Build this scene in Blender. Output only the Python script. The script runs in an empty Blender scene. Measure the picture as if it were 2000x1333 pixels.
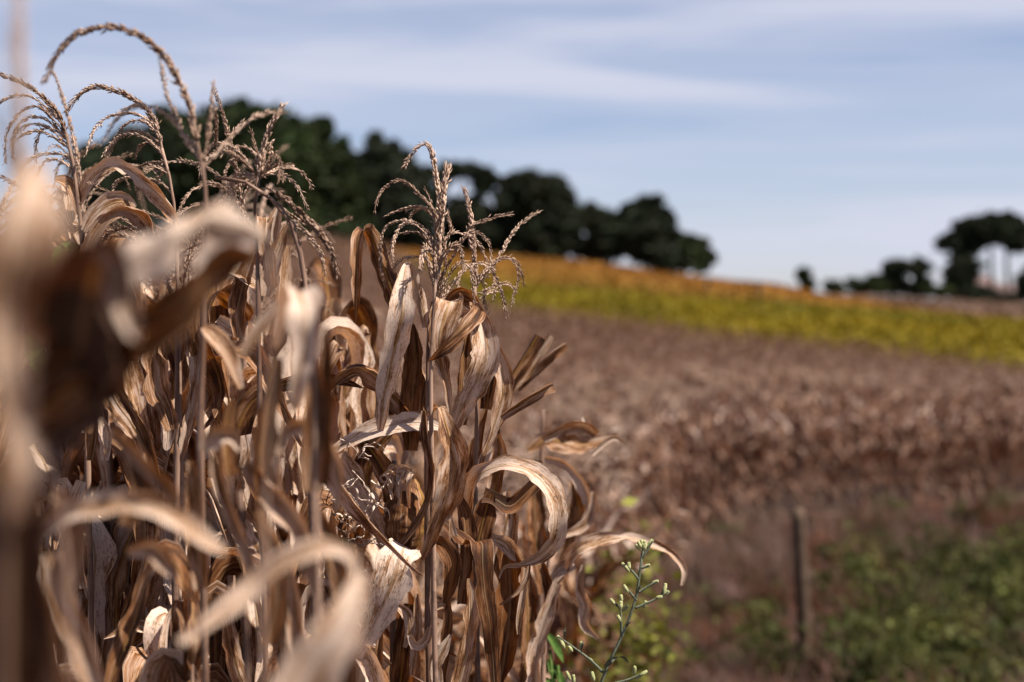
import bpy, math, random
import numpy as np
from mathutils import Vector

SC = bpy.context.scene
COL = SC.collection
R = math.radians
rng = np.random.default_rng(7)
random.seed(7)

# ------------------------------------------------------------------ camera
CAMZ = 1.6
PITCH = R(1.82)
FPX = 2777.8
cam_d = bpy.data.cameras.new('camera')
cam = bpy.data.objects.new('camera', cam_d)
COL.objects.link(cam)
cam.location = (0, 0, CAMZ)
cam.rotation_euler = (R(90) - PITCH, 0, 0)
cam_d.lens = 50
cam_d.sensor_width = 36
cam_d.clip_start = 0.05
cam_d.clip_end = 6000
cam_d.dof.use_dof = True
cam_d.dof.focus_distance = 2.0
cam_d.dof.aperture_fstop = 2.8
SC.camera = cam

# ------------------------------------------------------------------ light
SUN_EL, SUN_AZ = R(57), R(112)          # azimuth measured from +Y (view) towards +X (right)
sd = Vector((math.cos(SUN_EL) * math.sin(SUN_AZ), math.cos(SUN_EL) * math.cos(SUN_AZ), math.sin(SUN_EL)))
sun_d = bpy.data.lights.new('sun', 'SUN')
sun = bpy.data.objects.new('sun', sun_d)
COL.objects.link(sun)
sun.rotation_euler = sd.to_track_quat('Z', 'Y').to_euler()
sun.location = (20, 10, 30)
sun_d.energy = 5.0
sun_d.angle = R(0.6)
sun_d.color = (1.0, 0.91, 0.80)

world = bpy.data.worlds.new('World')
SC.world = world
world.use_nodes = True
nt = world.node_tree
nt.nodes.clear()


class NT:
    """small helper around a node tree"""
    def __init__(self, tree):
        self.t = tree

    def n(self, typ, **kw):
        nd = self.t.nodes.new(typ)
        for k, v in kw.items():
            if k.startswith('_'):
                setattr(nd, k[1:], v)
            else:
                key = k.replace('__', ' ')
                s = nd.inputs[int(key[1:])] if key[0] == 'i' and key[1:].isdigit() else nd.inputs[key]
                if isinstance(v, bpy.types.NodeSocket):
                    self.t.links.new(v, s)
                else:
                    s.default_value = v
        return nd

    def math(self, op, a, b=0.0, clamp=False):
        nd = self.n('ShaderNodeMath', _operation=op, i0=a, i1=b)
        nd.use_clamp = clamp
        return nd.outputs[0]

    def mix(self, f, a, b, blend='MIX'):
        nd = self.t.nodes.new('ShaderNodeMix')
        nd.data_type = 'RGBA'
        nd.blend_type = blend
        for s, v in ((nd.inputs[0], f), (nd.inputs[6], a), (nd.inputs[7], b)):
            if isinstance(v, bpy.types.NodeSocket):
                self.t.links.new(v, s)
            elif isinstance(v, (tuple, list)):
                s.default_value = (*v[:3], 1)
            else:
                s.default_value = v
        return nd.outputs[2]

    def ramp(self, f, stops, interp='LINEAR'):
        nd = self.t.nodes.new('ShaderNodeValToRGB')
        cr = nd.color_ramp
        cr.interpolation = interp
        while len(cr.elements) < len(stops):
            cr.elements.new(0.5)
        for e, (p, c) in zip(cr.elements, stops):
            e.position = p
            e.color = (*c[:3], 1) if isinstance(c, (tuple, list)) else (c, c, c, 1)
        self.t.links.new(f, nd.inputs[0])
        return nd.outputs[0]


W = NT(nt)
sky = W.n('ShaderNodeTexSky', _sky_type='NISHITA', _sun_disc=False)
sky.sun_elevation = SUN_EL
sky.sun_rotation = SUN_AZ
sky.air_density = 1.0
sky.dust_density = 0.4
sky.ozone_density = 3.0
sky.altitude = 900
tc = W.n('ShaderNodeTexCoord')
sep = W.n('ShaderNodeSeparateXYZ', Vector=tc.outputs['Generated'])
# thin streaked cloud sheets: noise stretched along the horizon
zz = W.math('MULTIPLY', sep.outputs[2], 15.0)
zx = W.math('ADD', zz, W.math('MULTIPLY', sep.outputs[0], 0.22))
cv = W.n('ShaderNodeCombineXYZ', X=W.math('MULTIPLY', sep.outputs[0], 1.6), Y=W.math('MULTIPLY', sep.outputs[1], 1.3), Z=zx)
n1 = W.n('ShaderNodeTexNoise', Vector=cv.outputs[0], Scale=1.3, Detail=4.0, Roughness=0.5, Distortion=0.35)
band = W.ramp(n1.outputs['Fac'], [(0.31, 0.12), (0.47, 0.52), (0.64, 1.0)], 'EASE')
low = W.ramp(sep.outputs[2], [(0.0, 0.6), (0.07, 0.34), (0.16, 0.05)])
cl = W.math('MAXIMUM', band, low)
cl = W.math('MULTIPLY', cl, W.ramp(sep.outputs[2], [(0.15, 0.93), (0.6, 0.25)]))
SKYK = 0.05
skyc = W.mix(1.0, sky.outputs[0], (0.92, 0.90, 1.0), 'MULTIPLY')
cloudc = W.n('ShaderNodeRGB')
cloudc.outputs[0].default_value = (6.1, 6.3, 7.5, 1)
fin = W.mix(cl, skyc, cloudc.outputs[0])
bg = W.n('ShaderNodeBackground', Color=fin, Strength=SKYK)
wo = W.n('ShaderNodeOutputWorld', Surface=bg.outputs[0])

SC.view_settings.view_transform = 'Standard'
SC.view_settings.look = 'None'
SC.view_settings.exposure = 1.15
SC.view_settings.gamma = 1.0
cy = SC.cycles
cy.use_denoising = True
cy.use_adaptive_sampling = True
cy.adaptive_threshold = 0.006
cy.max_bounces = 7
cy.diffuse_bounces = 4
cy.glossy_bounces = 2
cy.transmission_bounces = 5
cy.transparent_max_bounces = 6
cy.sample_clamp_indirect = 6.0

FW = np.array((0, math.cos(PITCH), -math.sin(PITCH)))
UP = np.array((0, math.sin(PITCH), math.cos(PITCH)))
RT = np.array((1.0, 0, 0))
C0 = np.array((0, 0, CAMZ))


def at(px, py, D):
    """a place in the world from where it shows in the photo (2000 px wide) and its distance"""
    return C0 + D * (FW + RT * ((px - 1000) / FPX) + UP * ((666.5 - py) / FPX))


# ------------------------------------------------------------------ materials
def new_mat(name):
    m = bpy.data.materials.new(name)
    m.use_nodes = True
    m.node_tree.nodes.clear()
    return m, NT(m.node_tree)


def finish(m, T, col, rough=0.6, spec=0.25, trans=0.0, tcol=None, bump=None, bump_s=0.3, bump_d=0.002):
    p = T.n('ShaderNodeBsdfPrincipled', Roughness=rough)
    p.inputs['Specular IOR Level'].default_value = spec
    if isinstance(col, bpy.types.NodeSocket):
        T.t.links.new(col, p.inputs['Base Color'])
    else:
        p.inputs['Base Color'].default_value = (*col, 1)
    nrm = None
    if bump is not None:
        b = T.n('ShaderNodeBump', Strength=bump_s, Distance=bump_d, Height=bump)
        nrm = b.outputs[0]
        T.t.links.new(nrm, p.inputs['Normal'])
    sh = p.outputs[0]
    if trans > 0:
        tr = T.n('ShaderNodeBsdfTranslucent')
        c = tcol if tcol is not None else col
        if isinstance(c, bpy.types.NodeSocket):
            T.t.links.new(c, tr.inputs[0])
        else:
            tr.inputs[0].default_value = (*c, 1)
        mx = T.n('ShaderNodeMixShader', Fac=trans)
        T.t.links.new(sh, mx.inputs[1])
        T.t.links.new(tr.outputs[0], mx.inputs[2])
        sh = mx.outputs[0]
    o = T.n('ShaderNodeOutputMaterial')
    T.t.links.new(sh, o.inputs[0])
    return m


def leaf_material(name='dry_corn_leaf', sat=1.0, val=1.0, hue=0.5):
    m, T = new_mat(name)
    uv = T.n('ShaderNodeUVMap')
    sp = T.n('ShaderNodeSeparateXYZ', Vector=uv.outputs[0])
    u, v = sp.outputs[0], sp.outputs[1]
    at_ = T.n('ShaderNodeAttribute', _attribute_name='tint')
    ts = T.n('ShaderNodeSeparateColor', Color=at_.outputs['Color'])
    bleach, rust, rnd = ts.outputs[0], ts.outputs[1], ts.outputs[2]
    oi = T.n('ShaderNodeObjectInfo')
    seed = T.math('ADD', T.math('MULTIPLY', rnd, 37.0), T.math('MULTIPLY', oi.outputs['Random'], 91.0))
    # long streaks that follow the veins
    v1 = T.n('ShaderNodeCombineXYZ', X=T.math('MULTIPLY', u, 9.0), Y=T.math('MULTIPLY', v, 14.0), Z=seed)
    st = T.n('ShaderNodeTexNoise', Vector=v1.outputs[0], Scale=1.6, Detail=5.0, Roughness=0.62).outputs['Fac']
    v2 = T.n('ShaderNodeCombineXYZ', X=T.math('MULTIPLY', u, 70.0), Y=T.math('MULTIPLY', v, 22.0), Z=seed)
    fine = T.n('ShaderNodeTexNoise', Vector=v2.outputs[0], Scale=1.0, Detail=3.0, Roughness=0.6).outputs['Fac']
    v3 = T.n('ShaderNodeCombineXYZ', X=T.math('MULTIPLY', u, 3.4), Y=T.math('MULTIPLY', v, 19.0), Z=T.math('ADD', seed, 5.0))
    blot = T.n('ShaderNodeTexNoise', Vector=v3.outputs[0], Scale=1.0, Detail=4.0, Roughness=0.6).outputs['Fac']
    v4 = T.n('ShaderNodeCombineXYZ', X=T.math('MULTIPLY', u, 30.0), Y=T.math('MULTIPLY', v, 170.0), Z=seed)
    spk = T.n('ShaderNodeTexNoise', Vector=v4.outputs[0], Scale=1.0, Detail=3.0, Roughness=0.65).outputs['Fac']
    # weathering: bleached skin against brown
    f = T.math('ADD', T.math('MULTIPLY', T.math('SUBTRACT', st, 0.5), 1.3), bleach)
    f = T.math('ADD', f, T.math('MULTIPLY', T.math('SUBTRACT', fine, 0.5), 1.25))
    f = T.math('ADD', f, T.math('MULTIPLY', T.math('SUBTRACT', blot, 0.5), 2.3), clamp=True)
    col = T.ramp(f, [(0.0, (0.038, 0.014, 0.006)), (0.25, (0.112, 0.043, 0.016)), (0.46, (0.250, 0.120, 0.051)),
                     (0.68, (0.47, 0.298, 0.188)), (0.92, (0.69, 0.545, 0.445))])
    # rusty patches
    rf = T.math('MULTIPLY', T.ramp(blot, [(0.38, 0.0), (0.62, 1.0)]), rust, clamp=True)
    col = T.mix(T.math('MULTIPLY', rf, 0.85), col, T.mix(fine, (0.085, 0.030, 0.009), (0.23, 0.082, 0.018)))
    # mould speckles
    sf = T.math('MULTIPLY', T.ramp(spk, [(0.51, 0.0), (0.60, 1.0)]), T.ramp(blot, [(0.38, 0.95), (0.62, 0.12)]))
    col = T.mix(T.math('MULTIPLY', sf, 0.85), col, (0.05, 0.03, 0.02))
    # midrib
    d = T.math('ABSOLUTE', T.math('SUBTRACT', u, 0.5))
    mr = T.ramp(d, [(0.022, 1.0), (0.05, 0.0)])
    mcol = T.mix(T.ramp(oi.outputs['Random'], [(0.3, 0.0), (0.7, 1.0)]), (0.28, 0.18, 0.10), (0.31, 0.17, 0.033))
    col = T.mix(T.math('MULTIPLY', mr, 0.55), col, mcol)
    # pale edge
    ed = T.ramp(d, [(0.465, 0.0), (0.492, 1.0)])
    col = T.mix(T.math('MULTIPLY', ed, 0.4), col, (0.46, 0.33, 0.24))
    if sat != 1.0 or val != 1.0:
        col = T.n('ShaderNodeHueSaturation', Hue=hue, Saturation=sat, Value=val, Color=col).outputs[0]
    # veins in relief
    vw = T.math('SINE', T.math('MULTIPLY', u, 150.0))
    h = T.math('ADD', T.math('MULTIPLY', vw, 0.12), fine)
    h = T.math('SUBTRACT', h, T.math('MULTIPLY', mr, 1.2))
    hs = T.n('ShaderNodeHueSaturation', Saturation=1.35, Value=1.05, Color=col)
    tcol = T.mix(1.0, hs.outputs[0], (1.0, 0.72, 0.46), 'MULTIPLY')
    return finish(m, T, col, rough=0.6, spec=0.18, trans=0.20, tcol=tcol, bump=h, bump_s=0.55, bump_d=0.0016)


def stalk_material(name, a, b, spot):
    m, T = new_mat(name)
    t = T.n('ShaderNodeTexCoord')
    mp = T.n('ShaderNodeMapping', Vector=t.outputs['Object'])
    mp.inputs['Scale'].default_value = (90, 90, 8)
    n = T.n('ShaderNodeTexNoise', Vector=mp.outputs[0], Scale=1.0, Detail=4.0).outputs['Fac']
    n2 = T.n('ShaderNodeTexNoise', Vector=t.outputs['Object'], Scale=60.0, Detail=4.0).outputs['Fac']
    oi = T.n('ShaderNodeObjectInfo')
    f = T.math('ADD', n, T.math('MULTIPLY', T.math('SUBTRACT', oi.outputs['Random'], 0.5), 0.3))
    col = T.ramp(f, [(0.3, a), (0.68, b)])
    col = T.mix(T.math('MULTIPLY', T.ramp(n2, [(0.56, 0.0), (0.68, 1.0)]), 0.55), col, spot)
    return finish(m, T, col, rough=0.6, spec=0.25, bump=n, bump_s=0.4, bump_d=0.002)


M_LEAF = leaf_material()
M_LEAF_FAR = leaf_material('weathered_corn_leaf', 0.86, 1.0, 0.492)
M_STALK = stalk_material('dry_corn_stalk', (0.095, 0.048, 0.030), (0.30, 0.195, 0.142), (0.065, 0.04, 0.03))
M_TASSEL = stalk_material('dry_tassel', (0.14, 0.078, 0.048), (0.46, 0.325, 0.245), (0.075, 0.042, 0.028))
M_HUSK = M_LEAF


def tint_material(name, scale=3.0, lo=0.65, hi=1.3, trans=0.0, rough=0.7, tmul=(1, 1, 1)):
    """base colour from the mesh's own 'tint' attribute (the thing's colour), broken up by noise"""
    m, T = new_mat(name)
    a = T.n('ShaderNodeAttribute', _attribute_name='tint')
    t = T.n('ShaderNodeTexCoord')
    n = T.n('ShaderNodeTexNoise', Vector=t.outputs['Object'], Scale=scale, Detail=6.0, Roughness=0.65).outputs['Fac']
    k = T.ramp(n, [(0.3, lo), (0.7, hi)])
    col = T.mix(1.0, a.outputs['Color'], k, 'MULTIPLY')
    tc_ = T.mix(1.0, col, tmul, 'MULTIPLY')
    return finish(m, T, col, rough=rough, spec=0.15, trans=trans, tcol=tc_)


M_GROUND = tint_material('earth_and_fields', 1.7, 0.25, 0.6)
M_WEED = tint_material('weed_blades', 2.0, 0.30, 0.60, trans=0.25, tmul=(1.1, 1.05, 0.7))
M_CROWN = tint_material('tree_foliage', 0.6, 0.22, 0.85, trans=0.12, tmul=(1.1, 1.15, 0.6))
M_CROP = tint_material('low_crop', 0.3, 0.36, 0.78, trans=0.2, tmul=(1.1, 1.0, 0.6))


def plain_wood(name, a, b, scale=(30, 30, 3)):
    m, T = new_mat(name)
    t = T.n('ShaderNodeTexCoord')
    mp = T.n('ShaderNodeMapping', Vector=t.outputs['Object'])
    mp.inputs['Scale'].default_value = scale
    n = T.n('ShaderNodeTexNoise', Vector=mp.outputs[0], Scale=1.0, Detail=6.0, Roughness=0.65).outputs['Fac']
    col = T.ramp(n, [(0.3, a), (0.7, b)])
    return finish(m, T, col, rough=0.8, spec=0.15, bump=n, bump_s=0.5, bump_d=0.01)


M_POST = plain_wood('weathered_post', (0.03, 0.02, 0.014), (0.13, 0.085, 0.058))
M_BARK = plain_wood('bark', (0.02, 0.015, 0.012), (0.06, 0.045, 0.036), (3, 3, 0.6))
M_WALL = plain_wood('plaster_wall', (0.12, 0.095, 0.09), (0.19, 0.15, 0.145), (1.5, 1.5, 1.5))
M_ROOF = plain_wood('clay_roof', (0.10, 0.065, 0.063), (0.17, 0.12, 0.115), (2, 2, 2))
M_DARK = plain_wood('window_dark', (0.015, 0.017, 0.02), (0.03, 0.03, 0.035))
M_STEM = plain_wood('weed_stem', (0.055, 0.065, 0.042), (0.15, 0.165, 0.115), (200, 200, 40))
M_BUD = plain_wood('weed_bud', (0.20, 0.24, 0.09), (0.44, 0.42, 0.22), (300, 300, 200))
M_FLUFF = plain_wood('weed_flower_tip', (0.58, 0.44, 0.36), (0.78, 0.66, 0.56), (300, 300, 300))
M_GREEN = plain_wood('green_leaf', (0.03, 0.07, 0.012), (0.085, 0.135, 0.03), (40, 40, 40))
M_BERRY = plain_wood('seed_cluster', (0.085, 0.04, 0.025), (0.22, 0.105, 0.065), (120, 120, 120))
M_VINE = plain_wood('dry_vine', (0.34, 0.25, 0.19), (0.66, 0.53, 0.44), (90, 90, 30))


# ------------------------------------------------------------------ mesh helpers
class Acc:
    """collects vertices, quads and triangles and links them as ONE mesh object"""
    def __init__(self):
        self.V, self.Q, self.T, self.UV, self.C = [], [], [], [], []
        self.n = 0

    def add(self, V, Q=None, T=None, UV=None, C=(0.5, 0.3, 0.5)):
        V = np.asarray(V, float).reshape(-1, 3)
        k = len(V)
        self.V.append(V)
        if Q is not None and len(Q):
            self.Q.append(np.asarray(Q, np.int64) + self.n)
        if T is not None and len(T):
            self.T.append(np.asarray(T, np.int64) + self.n)
        self.UV.append(np.zeros((k, 2)) if UV is None else np.asarray(UV, float))
        C = np.asarray(C, float)
        self.C.append(np.broadcast_to(C, (k, 3)) if C.ndim == 1 else C)
        self.n += k
        return self

    def arrays(self):
        V = np.concatenate(self.V)
        Q = np.concatenate(self.Q) if self.Q else np.zeros((0, 4), np.int64)
        T = np.concatenate(self.T) if self.T else np.zeros((0, 3), np.int64)
        return V, Q, T, np.concatenate(self.UV), np.concatenate(self.C)

    def mesh(self, name, mat, origin=(0, 0, 0), smooth=True):
        V, Q, T, UV, C = self.arrays()
        V = V - np.asarray(origin)
        me = bpy.data.meshes.new(name)
        me.vertices.add(len(V))
        me.vertices.foreach_set('co', V.astype(np.float32).ravel())
        loops = np.concatenate([Q.ravel(), T.ravel()]).astype(np.int32)
        me.loops.add(len(loops))
        me.loops.foreach_set('vertex_index', loops)
        nq, nt_ = len(Q), len(T)
        me.polygons.add(nq + nt_)
        st = np.concatenate([np.arange(nq) * 4, nq * 4 + np.arange(nt_) * 3]).astype(np.int32)
        me.polygons.foreach_set('loop_start', st)
        if smooth:
            me.polygons.foreach_set('use_smooth', np.ones(nq + nt_, bool))
        uvl = me.uv_layers.new(name='UVMap')
        uvl.data.foreach_set('uv', UV[loops].astype(np.float32).ravel())
        ca = me.color_attributes.new('tint', 'FLOAT_COLOR', 'POINT')
        ca.data.foreach_set('color', np.concatenate([C, np.ones((len(C), 1))], 1).astype(np.float32).ravel())
        for m in (mat if isinstance(mat, (list, tuple)) else [mat]):
            me.materials.append(m)
        me.update(calc_edges=True)
        me.validate()
        return me

    def build(self, name, mat, parent=None, origin=(0, 0, 0), smooth=True):
        o = bpy.data.objects.new(name, self.mesh(name, mat, origin, smooth))
        COL.objects.link(o)
        if parent is not None:
            o.parent = parent
        else:
            o.location = origin
        return o


def tag(o, label, cat=None, group=None, kind=None):
    o['label'] = label
    if cat:
        o['category'] = cat
    if group:
        o['group'] = group
    if kind:
        o['kind'] = kind
    return o


def thing(name, label, cat, loc, group=None):
    o = bpy.data.objects.new(name, None)
    COL.objects.link(o)
    o.location = loc
    o.empty_display_size = 0.1
    return tag(o, label, cat, group)


def unit(a):
    return a / np.maximum(np.linalg.norm(a, axis=-1, keepdims=True), 1e-9)


def smooth_path(P, n):
    """Catmull-Rom through the rows of P (any number of columns), n samples evenly along the length of the first three"""
    P = np.asarray(P, float)
    if len(P) == 2:
        t = np.linspace(0, 1, n)[:, None]
        return P[0] * (1 - t) + P[1] * t
    d = np.linalg.norm(np.diff(P[:, :3], axis=0), axis=1) + 1e-6
    s = np.concatenate([[0], np.cumsum(d ** 0.7)])
    M = np.zeros_like(P)
    M[1:-1] = (P[2:] - P[:-2]) / (s[2:] - s[:-2])[:, None]
    M[0] = (P[1] - P[0]) / (s[1] - s[0])
    M[-1] = (P[-1] - P[-2]) / (s[-1] - s[-2])
    x = np.linspace(0, s[-1], n * 4)
    k = np.clip(np.searchsorted(s, x, side='right') - 1, 0, len(s) - 2)
    h = (s[k + 1] - s[k])[:, None]
    t = ((x - s[k])[:, None]) / h
    Y = ((2 * t**3 - 3 * t**2 + 1) * P[k] + (t**3 - 2 * t**2 + t) * h * M[k]
         + (-2 * t**3 + 3 * t**2) * P[k + 1] + (t**3 - t**2) * h * M[k + 1])
    L = np.concatenate([[0], np.cumsum(np.linalg.norm(np.diff(Y[:, :3], axis=0), axis=1))])
    xi = np.linspace(0, L[-1], n)
    return np.stack([np.interp(xi, L, Y[:, c]) for c in range(Y.shape[1])], 1)


def tangents(P):
    T = np.gradient(P, axis=0)
    return unit(T)


def ribbon(acc, P, S, Wd, cup=0.5, fold=0.15, ripple=0.08, m=7, tint=(0.5, 0.3, 0.5), rg=None, jag=0.06, wrinkle=0.03):
    """a leaf blade: centre line P, side vectors S, full widths Wd; curled across by cup (radians half-arc)"""
    rg = rg or rng
    n = len(P)
    T = tangents(P)
    S = unit(S - T * np.sum(S * T, 1, keepdims=True))
    N = np.cross(T, S)
    u = np.linspace(-1, 1, m)
    L = np.concatenate([[0], np.cumsum(np.linalg.norm(np.diff(P, axis=0), axis=1))])
    cup = np.broadcast_to(np.asarray(cup, float), (n,))
    c = np.where(np.abs(cup) < 1e-3, 1e-3, cup)[:, None]
    x = np.sin(c * u) / c
    z = (1 - np.cos(c * u)) / c + fold * np.abs(u)
    ph = rg.uniform(0, 6.28, 6)
    ph2 = rg.uniform(0, 6.28, 6)
    fr = rg.uniform(0.7, 1.4, 6)
    base = 2 * math.pi / 0.11
    edgeL = sum(np.sin(L * base * fr[i] * (0.6 + 0.7 * i) + ph[i]) / (1 + 0.8 * i) for i in range(4))
    edgeR = sum(np.sin(L * base * fr[i] * (0.65 + 0.6 * i) + ph2[i]) / (1 + 0.8 * i) for i in range(4))
    e = np.where(u[None] < 0, edgeL[:, None], edgeR[:, None])
    z = z + ripple * e * np.abs(u)[None] ** 2.2
    # fine wrinkles along the veins
    wr = np.sin(u[None] * 4.5 + ph[4] + 1.6 * np.sin(L[:, None] * 22 + ph[5])) * wrinkle * 1.3
    wr = wr + np.sin(L[:, None] * 75 * fr[0] + 3.0 * u[None] + ph[0]) * np.sin(L[:, None] * 21 + ph[1]) * wrinkle * 1.2
    z = z + wr
    jl = 1 + jag * (rg.normal(0, 1, n)) * 0.5 + jag * 0.7 * np.sin(L * 160 * fr[4] + ph[2])
    jr = 1 + jag * (rg.normal(0, 1, n)) * 0.5 + jag * 0.7 * np.sin(L * 145 * fr[5] + ph[3])
    if m >= 7 and n > 20:                      # torn notches along both edges
        for jj in (jl, jr):
            for _ in range(int(rg.integers(2, 6))):
                c0, wd = rg.uniform(.08, .95) * n, rg.uniform(.7, 2.4)
                jj *= 1 - rg.uniform(.12, .5) * np.exp(-((np.arange(n) - c0) / wd) ** 2)
    x = np.where(u[None] < 0, x * (1 + (jl[:, None] - 1) * np.abs(u)[None] ** 3), x * (1 + (jr[:, None] - 1) * np.abs(u)[None] ** 3))
    hw = (Wd / 2)[:, None]
    V = P[:, None, :] + S[:, None, :] * (x * hw)[..., None] + N[:, None, :] * (z * hw)[..., None]
    i = np.arange(n - 1)[:, None] * m + np.arange(m - 1)[None]
    Q = np.stack([i, i + 1, i + m + 1, i + m], -1).reshape(-1, 4)
    UV = np.stack([np.broadcast_to((u + 1) / 2, (n, m)), np.broadcast_to(L[:, None], (n, m))], -1).reshape(-1, 2)
    acc.add(V.reshape(-1, 3), Q, None, UV, tint)


def tube(acc, P, rad, k=6, tint=(0.5, 0.3, 0.5), cap=True):
    P = np.asarray(P, float)
    n = len(P)
    rad = np.broadcast_to(np.asarray(rad, float), (n,))
    T = tangents(P)
    ref = np.array((0.31, 0.9, 0.29))
    A = unit(np.cross(T, ref))
    for q in range(1, n):                       # keep the rings from flipping
        a = A[q - 1] - T[q] * np.dot(A[q - 1], T[q])
        A[q] = a / max(np.linalg.norm(a), 1e-9)
    B = np.cross(T, A)
    th = np.arange(k) * 2 * math.pi / k
    V = P[:, None] + rad[:, None, None] * (A[:, None] * np.cos(th)[None, :, None] + B[:, None] * np.sin(th)[None, :, None])
    i = np.arange(n - 1)[:, None] * k + np.arange(k)[None]
    j = np.arange(n - 1)[:, None] * k + ((np.arange(k) + 1) % k)[None]
    Q = np.stack([i, j, j + k, i + k], -1).reshape(-1, 4)
    Vv = V.reshape(-1, 3)
    Tr = None
    if cap:
        Vv = np.concatenate([Vv, P[:1], P[-1:]])
        a = n * k
        t0 = [(a, (q + 1) % k, q) for q in range(k)]
        t1 = [(a + 1, (n - 1) * k + q, (n - 1) * k + (q + 1) % k) for q in range(k)]
        Tr = np.array(t0 + t1)
    L = np.concatenate([[0], np.cumsum(np.linalg.norm(np.diff(P, axis=0), axis=1))])
    UV = np.stack([np.broadcast_to((np.arange(k) / k)[None], (n, k)), np.broadcast_to(L[:, None], (n, k))], -1).reshape(-1, 2)
    if cap:
        UV = np.concatenate([UV, np.zeros((2, 2))])
    acc.add(Vv, Q, Tr, UV, tint)


DIA_T = np.array([(0, 1, 2), (0, 2, 3), (0, 3, 4), (0, 4, 1), (5, 2, 1), (5, 3, 2), (5, 4, 3), (5, 1, 4)])


def diamonds(acc, P, D, ln, w, tint=(0.5, 0.3, 0.5)):
    """many small pointed husks at P pointing along D"""
    P, D = np.asarray(P), unit(np.asarray(D))
    n = len(P)
    A = unit(np.cross(D, rng.normal(size=(n, 3))))
    B = np.cross(D, A)
    ln = np.broadcast_to(ln, (n,))[:, None]
    w = np.broadcast_to(w, (n,))[:, None]
    mid = P + D * ln * 0.4
    V = np.stack([P, mid + A * w, mid + B * w * 0.7, mid - A * w, mid - B * w * 0.7, P + D * ln], 1).reshape(-1, 3)
    Tr = (DIA_T[None] + (np.arange(n) * 6)[:, None, None]).reshape(-1, 3)
    acc.add(V, None, Tr, None, tint)


def spikelet_branch(acc, P, r=0.0011, ln=0.0085, w=0.0017, rows=2, step=0.0042, taper=True):
    """a tassel branch: thin rachis with rows of dry spikelets lying along it"""
    P = np.asarray(P)
    L = np.concatenate([[0], np.cumsum(np.linalg.norm(np.diff(P, axis=0), axis=1))])
    T = tangents(P)
    tube(acc, P, np.linspace(r, r * 0.5, len(P)), 5)
    n = max(2, int(L[-1] / step))
    for q in range(rows):
        s = (np.arange(n) + (q % 2) * 0.5 + rng.uniform(-.15, .15, n)) / n * L[-1]
        keep = (s > L[-1] * 0.06) & (rng.random(n) > 0.08 + .18 * (np.sin(s * 95 + rng.uniform(0, 6)) > .45))
        s = s[keep]
        p = np.stack([np.interp(s, L, P[:, c]) for c in range(3)], 1)
        t = unit(np.stack([np.interp(s, L, T[:, c]) for c in range(3)], 1))
        a = unit(np.cross(t, np.array((0.3, 0.85, 0.2))))
        b = np.cross(t, a)
        ang = q * 2 * math.pi / rows + rng.normal(0, 0.3, len(s))
        o = a * np.cos(ang)[:, None] + b * np.sin(ang)[:, None]
        f = np.clip((L[-1] - s) / (L[-1] * 0.25), 0.55, 1) if taper else 1.0
        spread = (rng.uniform(0.08, 0.40, len(s)) + .5 * (rng.random(len(s)) < .06))[:, None]
        diamonds(acc, p + o * r, t + o * spread, ln * rng.uniform(.65, 1.25, len(s)), w * .78 * f * rng.uniform(.6, 1.25, len(s)))


# ------------------------------------------------------------------ the land
DS = np.array([0, 1.8, 3, 5, 8, 11, 15, 20, 30, 50, 60, 75, 85, 100, 135, 180, 260, 600, 3500.])
PXS = np.array([-400, 620, 1000, 1500, 1640, 2000, 2700.])
ZT = np.array([
    [-1.6, -1.6, -1.62, -1.7, -1.85, -2.0, -2.0, -1.8, -1.4, -.6, -.1, 1.0, 1.8, 3.2, 5.2, 4.8, 1.0, -18, -60],
    [-1.6, -1.6, -1.63, -1.74, -1.92, -2.1, -2.1, -1.9, -1.5, -.7, -.3, .8, 1.5, 2.9, 5.0, 4.6, 1.0, -18, -60],
    [-1.6, -1.6, -1.8, -2.2, -2.6, -2.84, -2.95, -2.98, -2.72, -2.25, -2.05, -1.55, -0.7, 1.0, 3.8, 3.6, 0.0, -18, -60],
    [-1.6, -1.6, -1.8, -2.2, -2.6, -2.84, -2.98, -3.05, -2.95, -2.98, -3.0, -2.0, -1.4, -0.6, 0.87, 0.2, -4, -20, -60],
    [-1.6, -1.6, -1.8, -2.2, -2.6, -2.84, -2.98, -3.08, -3.08, -3.2, -2.95, -2.2, -1.75, -1.15, -0.5, -0.9, -5, -20, -60],
    [-1.6, -1.6, -1.8, -2.2, -2.6, -2.85, -2.98, -3.12, -3.3, -3.75, -3.0, -2.75, -2.55, -2.1, -1.6, -1.4, -6, -22, -60],
    [-1.6, -1.6, -1.8, -2.2, -2.6, -2.85, -2.9, -3.0, -3.4, -4.3, -3.7, -3.5, -3.2, -2.9, -2.6, -2.5, -7, -22, -60]])
LG = np.linspace(0, math.log(3600), 400)
ZS = []
for row in ZT:
    z = np.interp(np.exp(LG) - 1, DS, row)
    kz = np.ones(9) / 9
    zp = np.pad(z, 4, mode='edge')
    ZS.append(np.convolve(zp, kz, 'valid'))
ZS = np.array(ZS)


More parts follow.
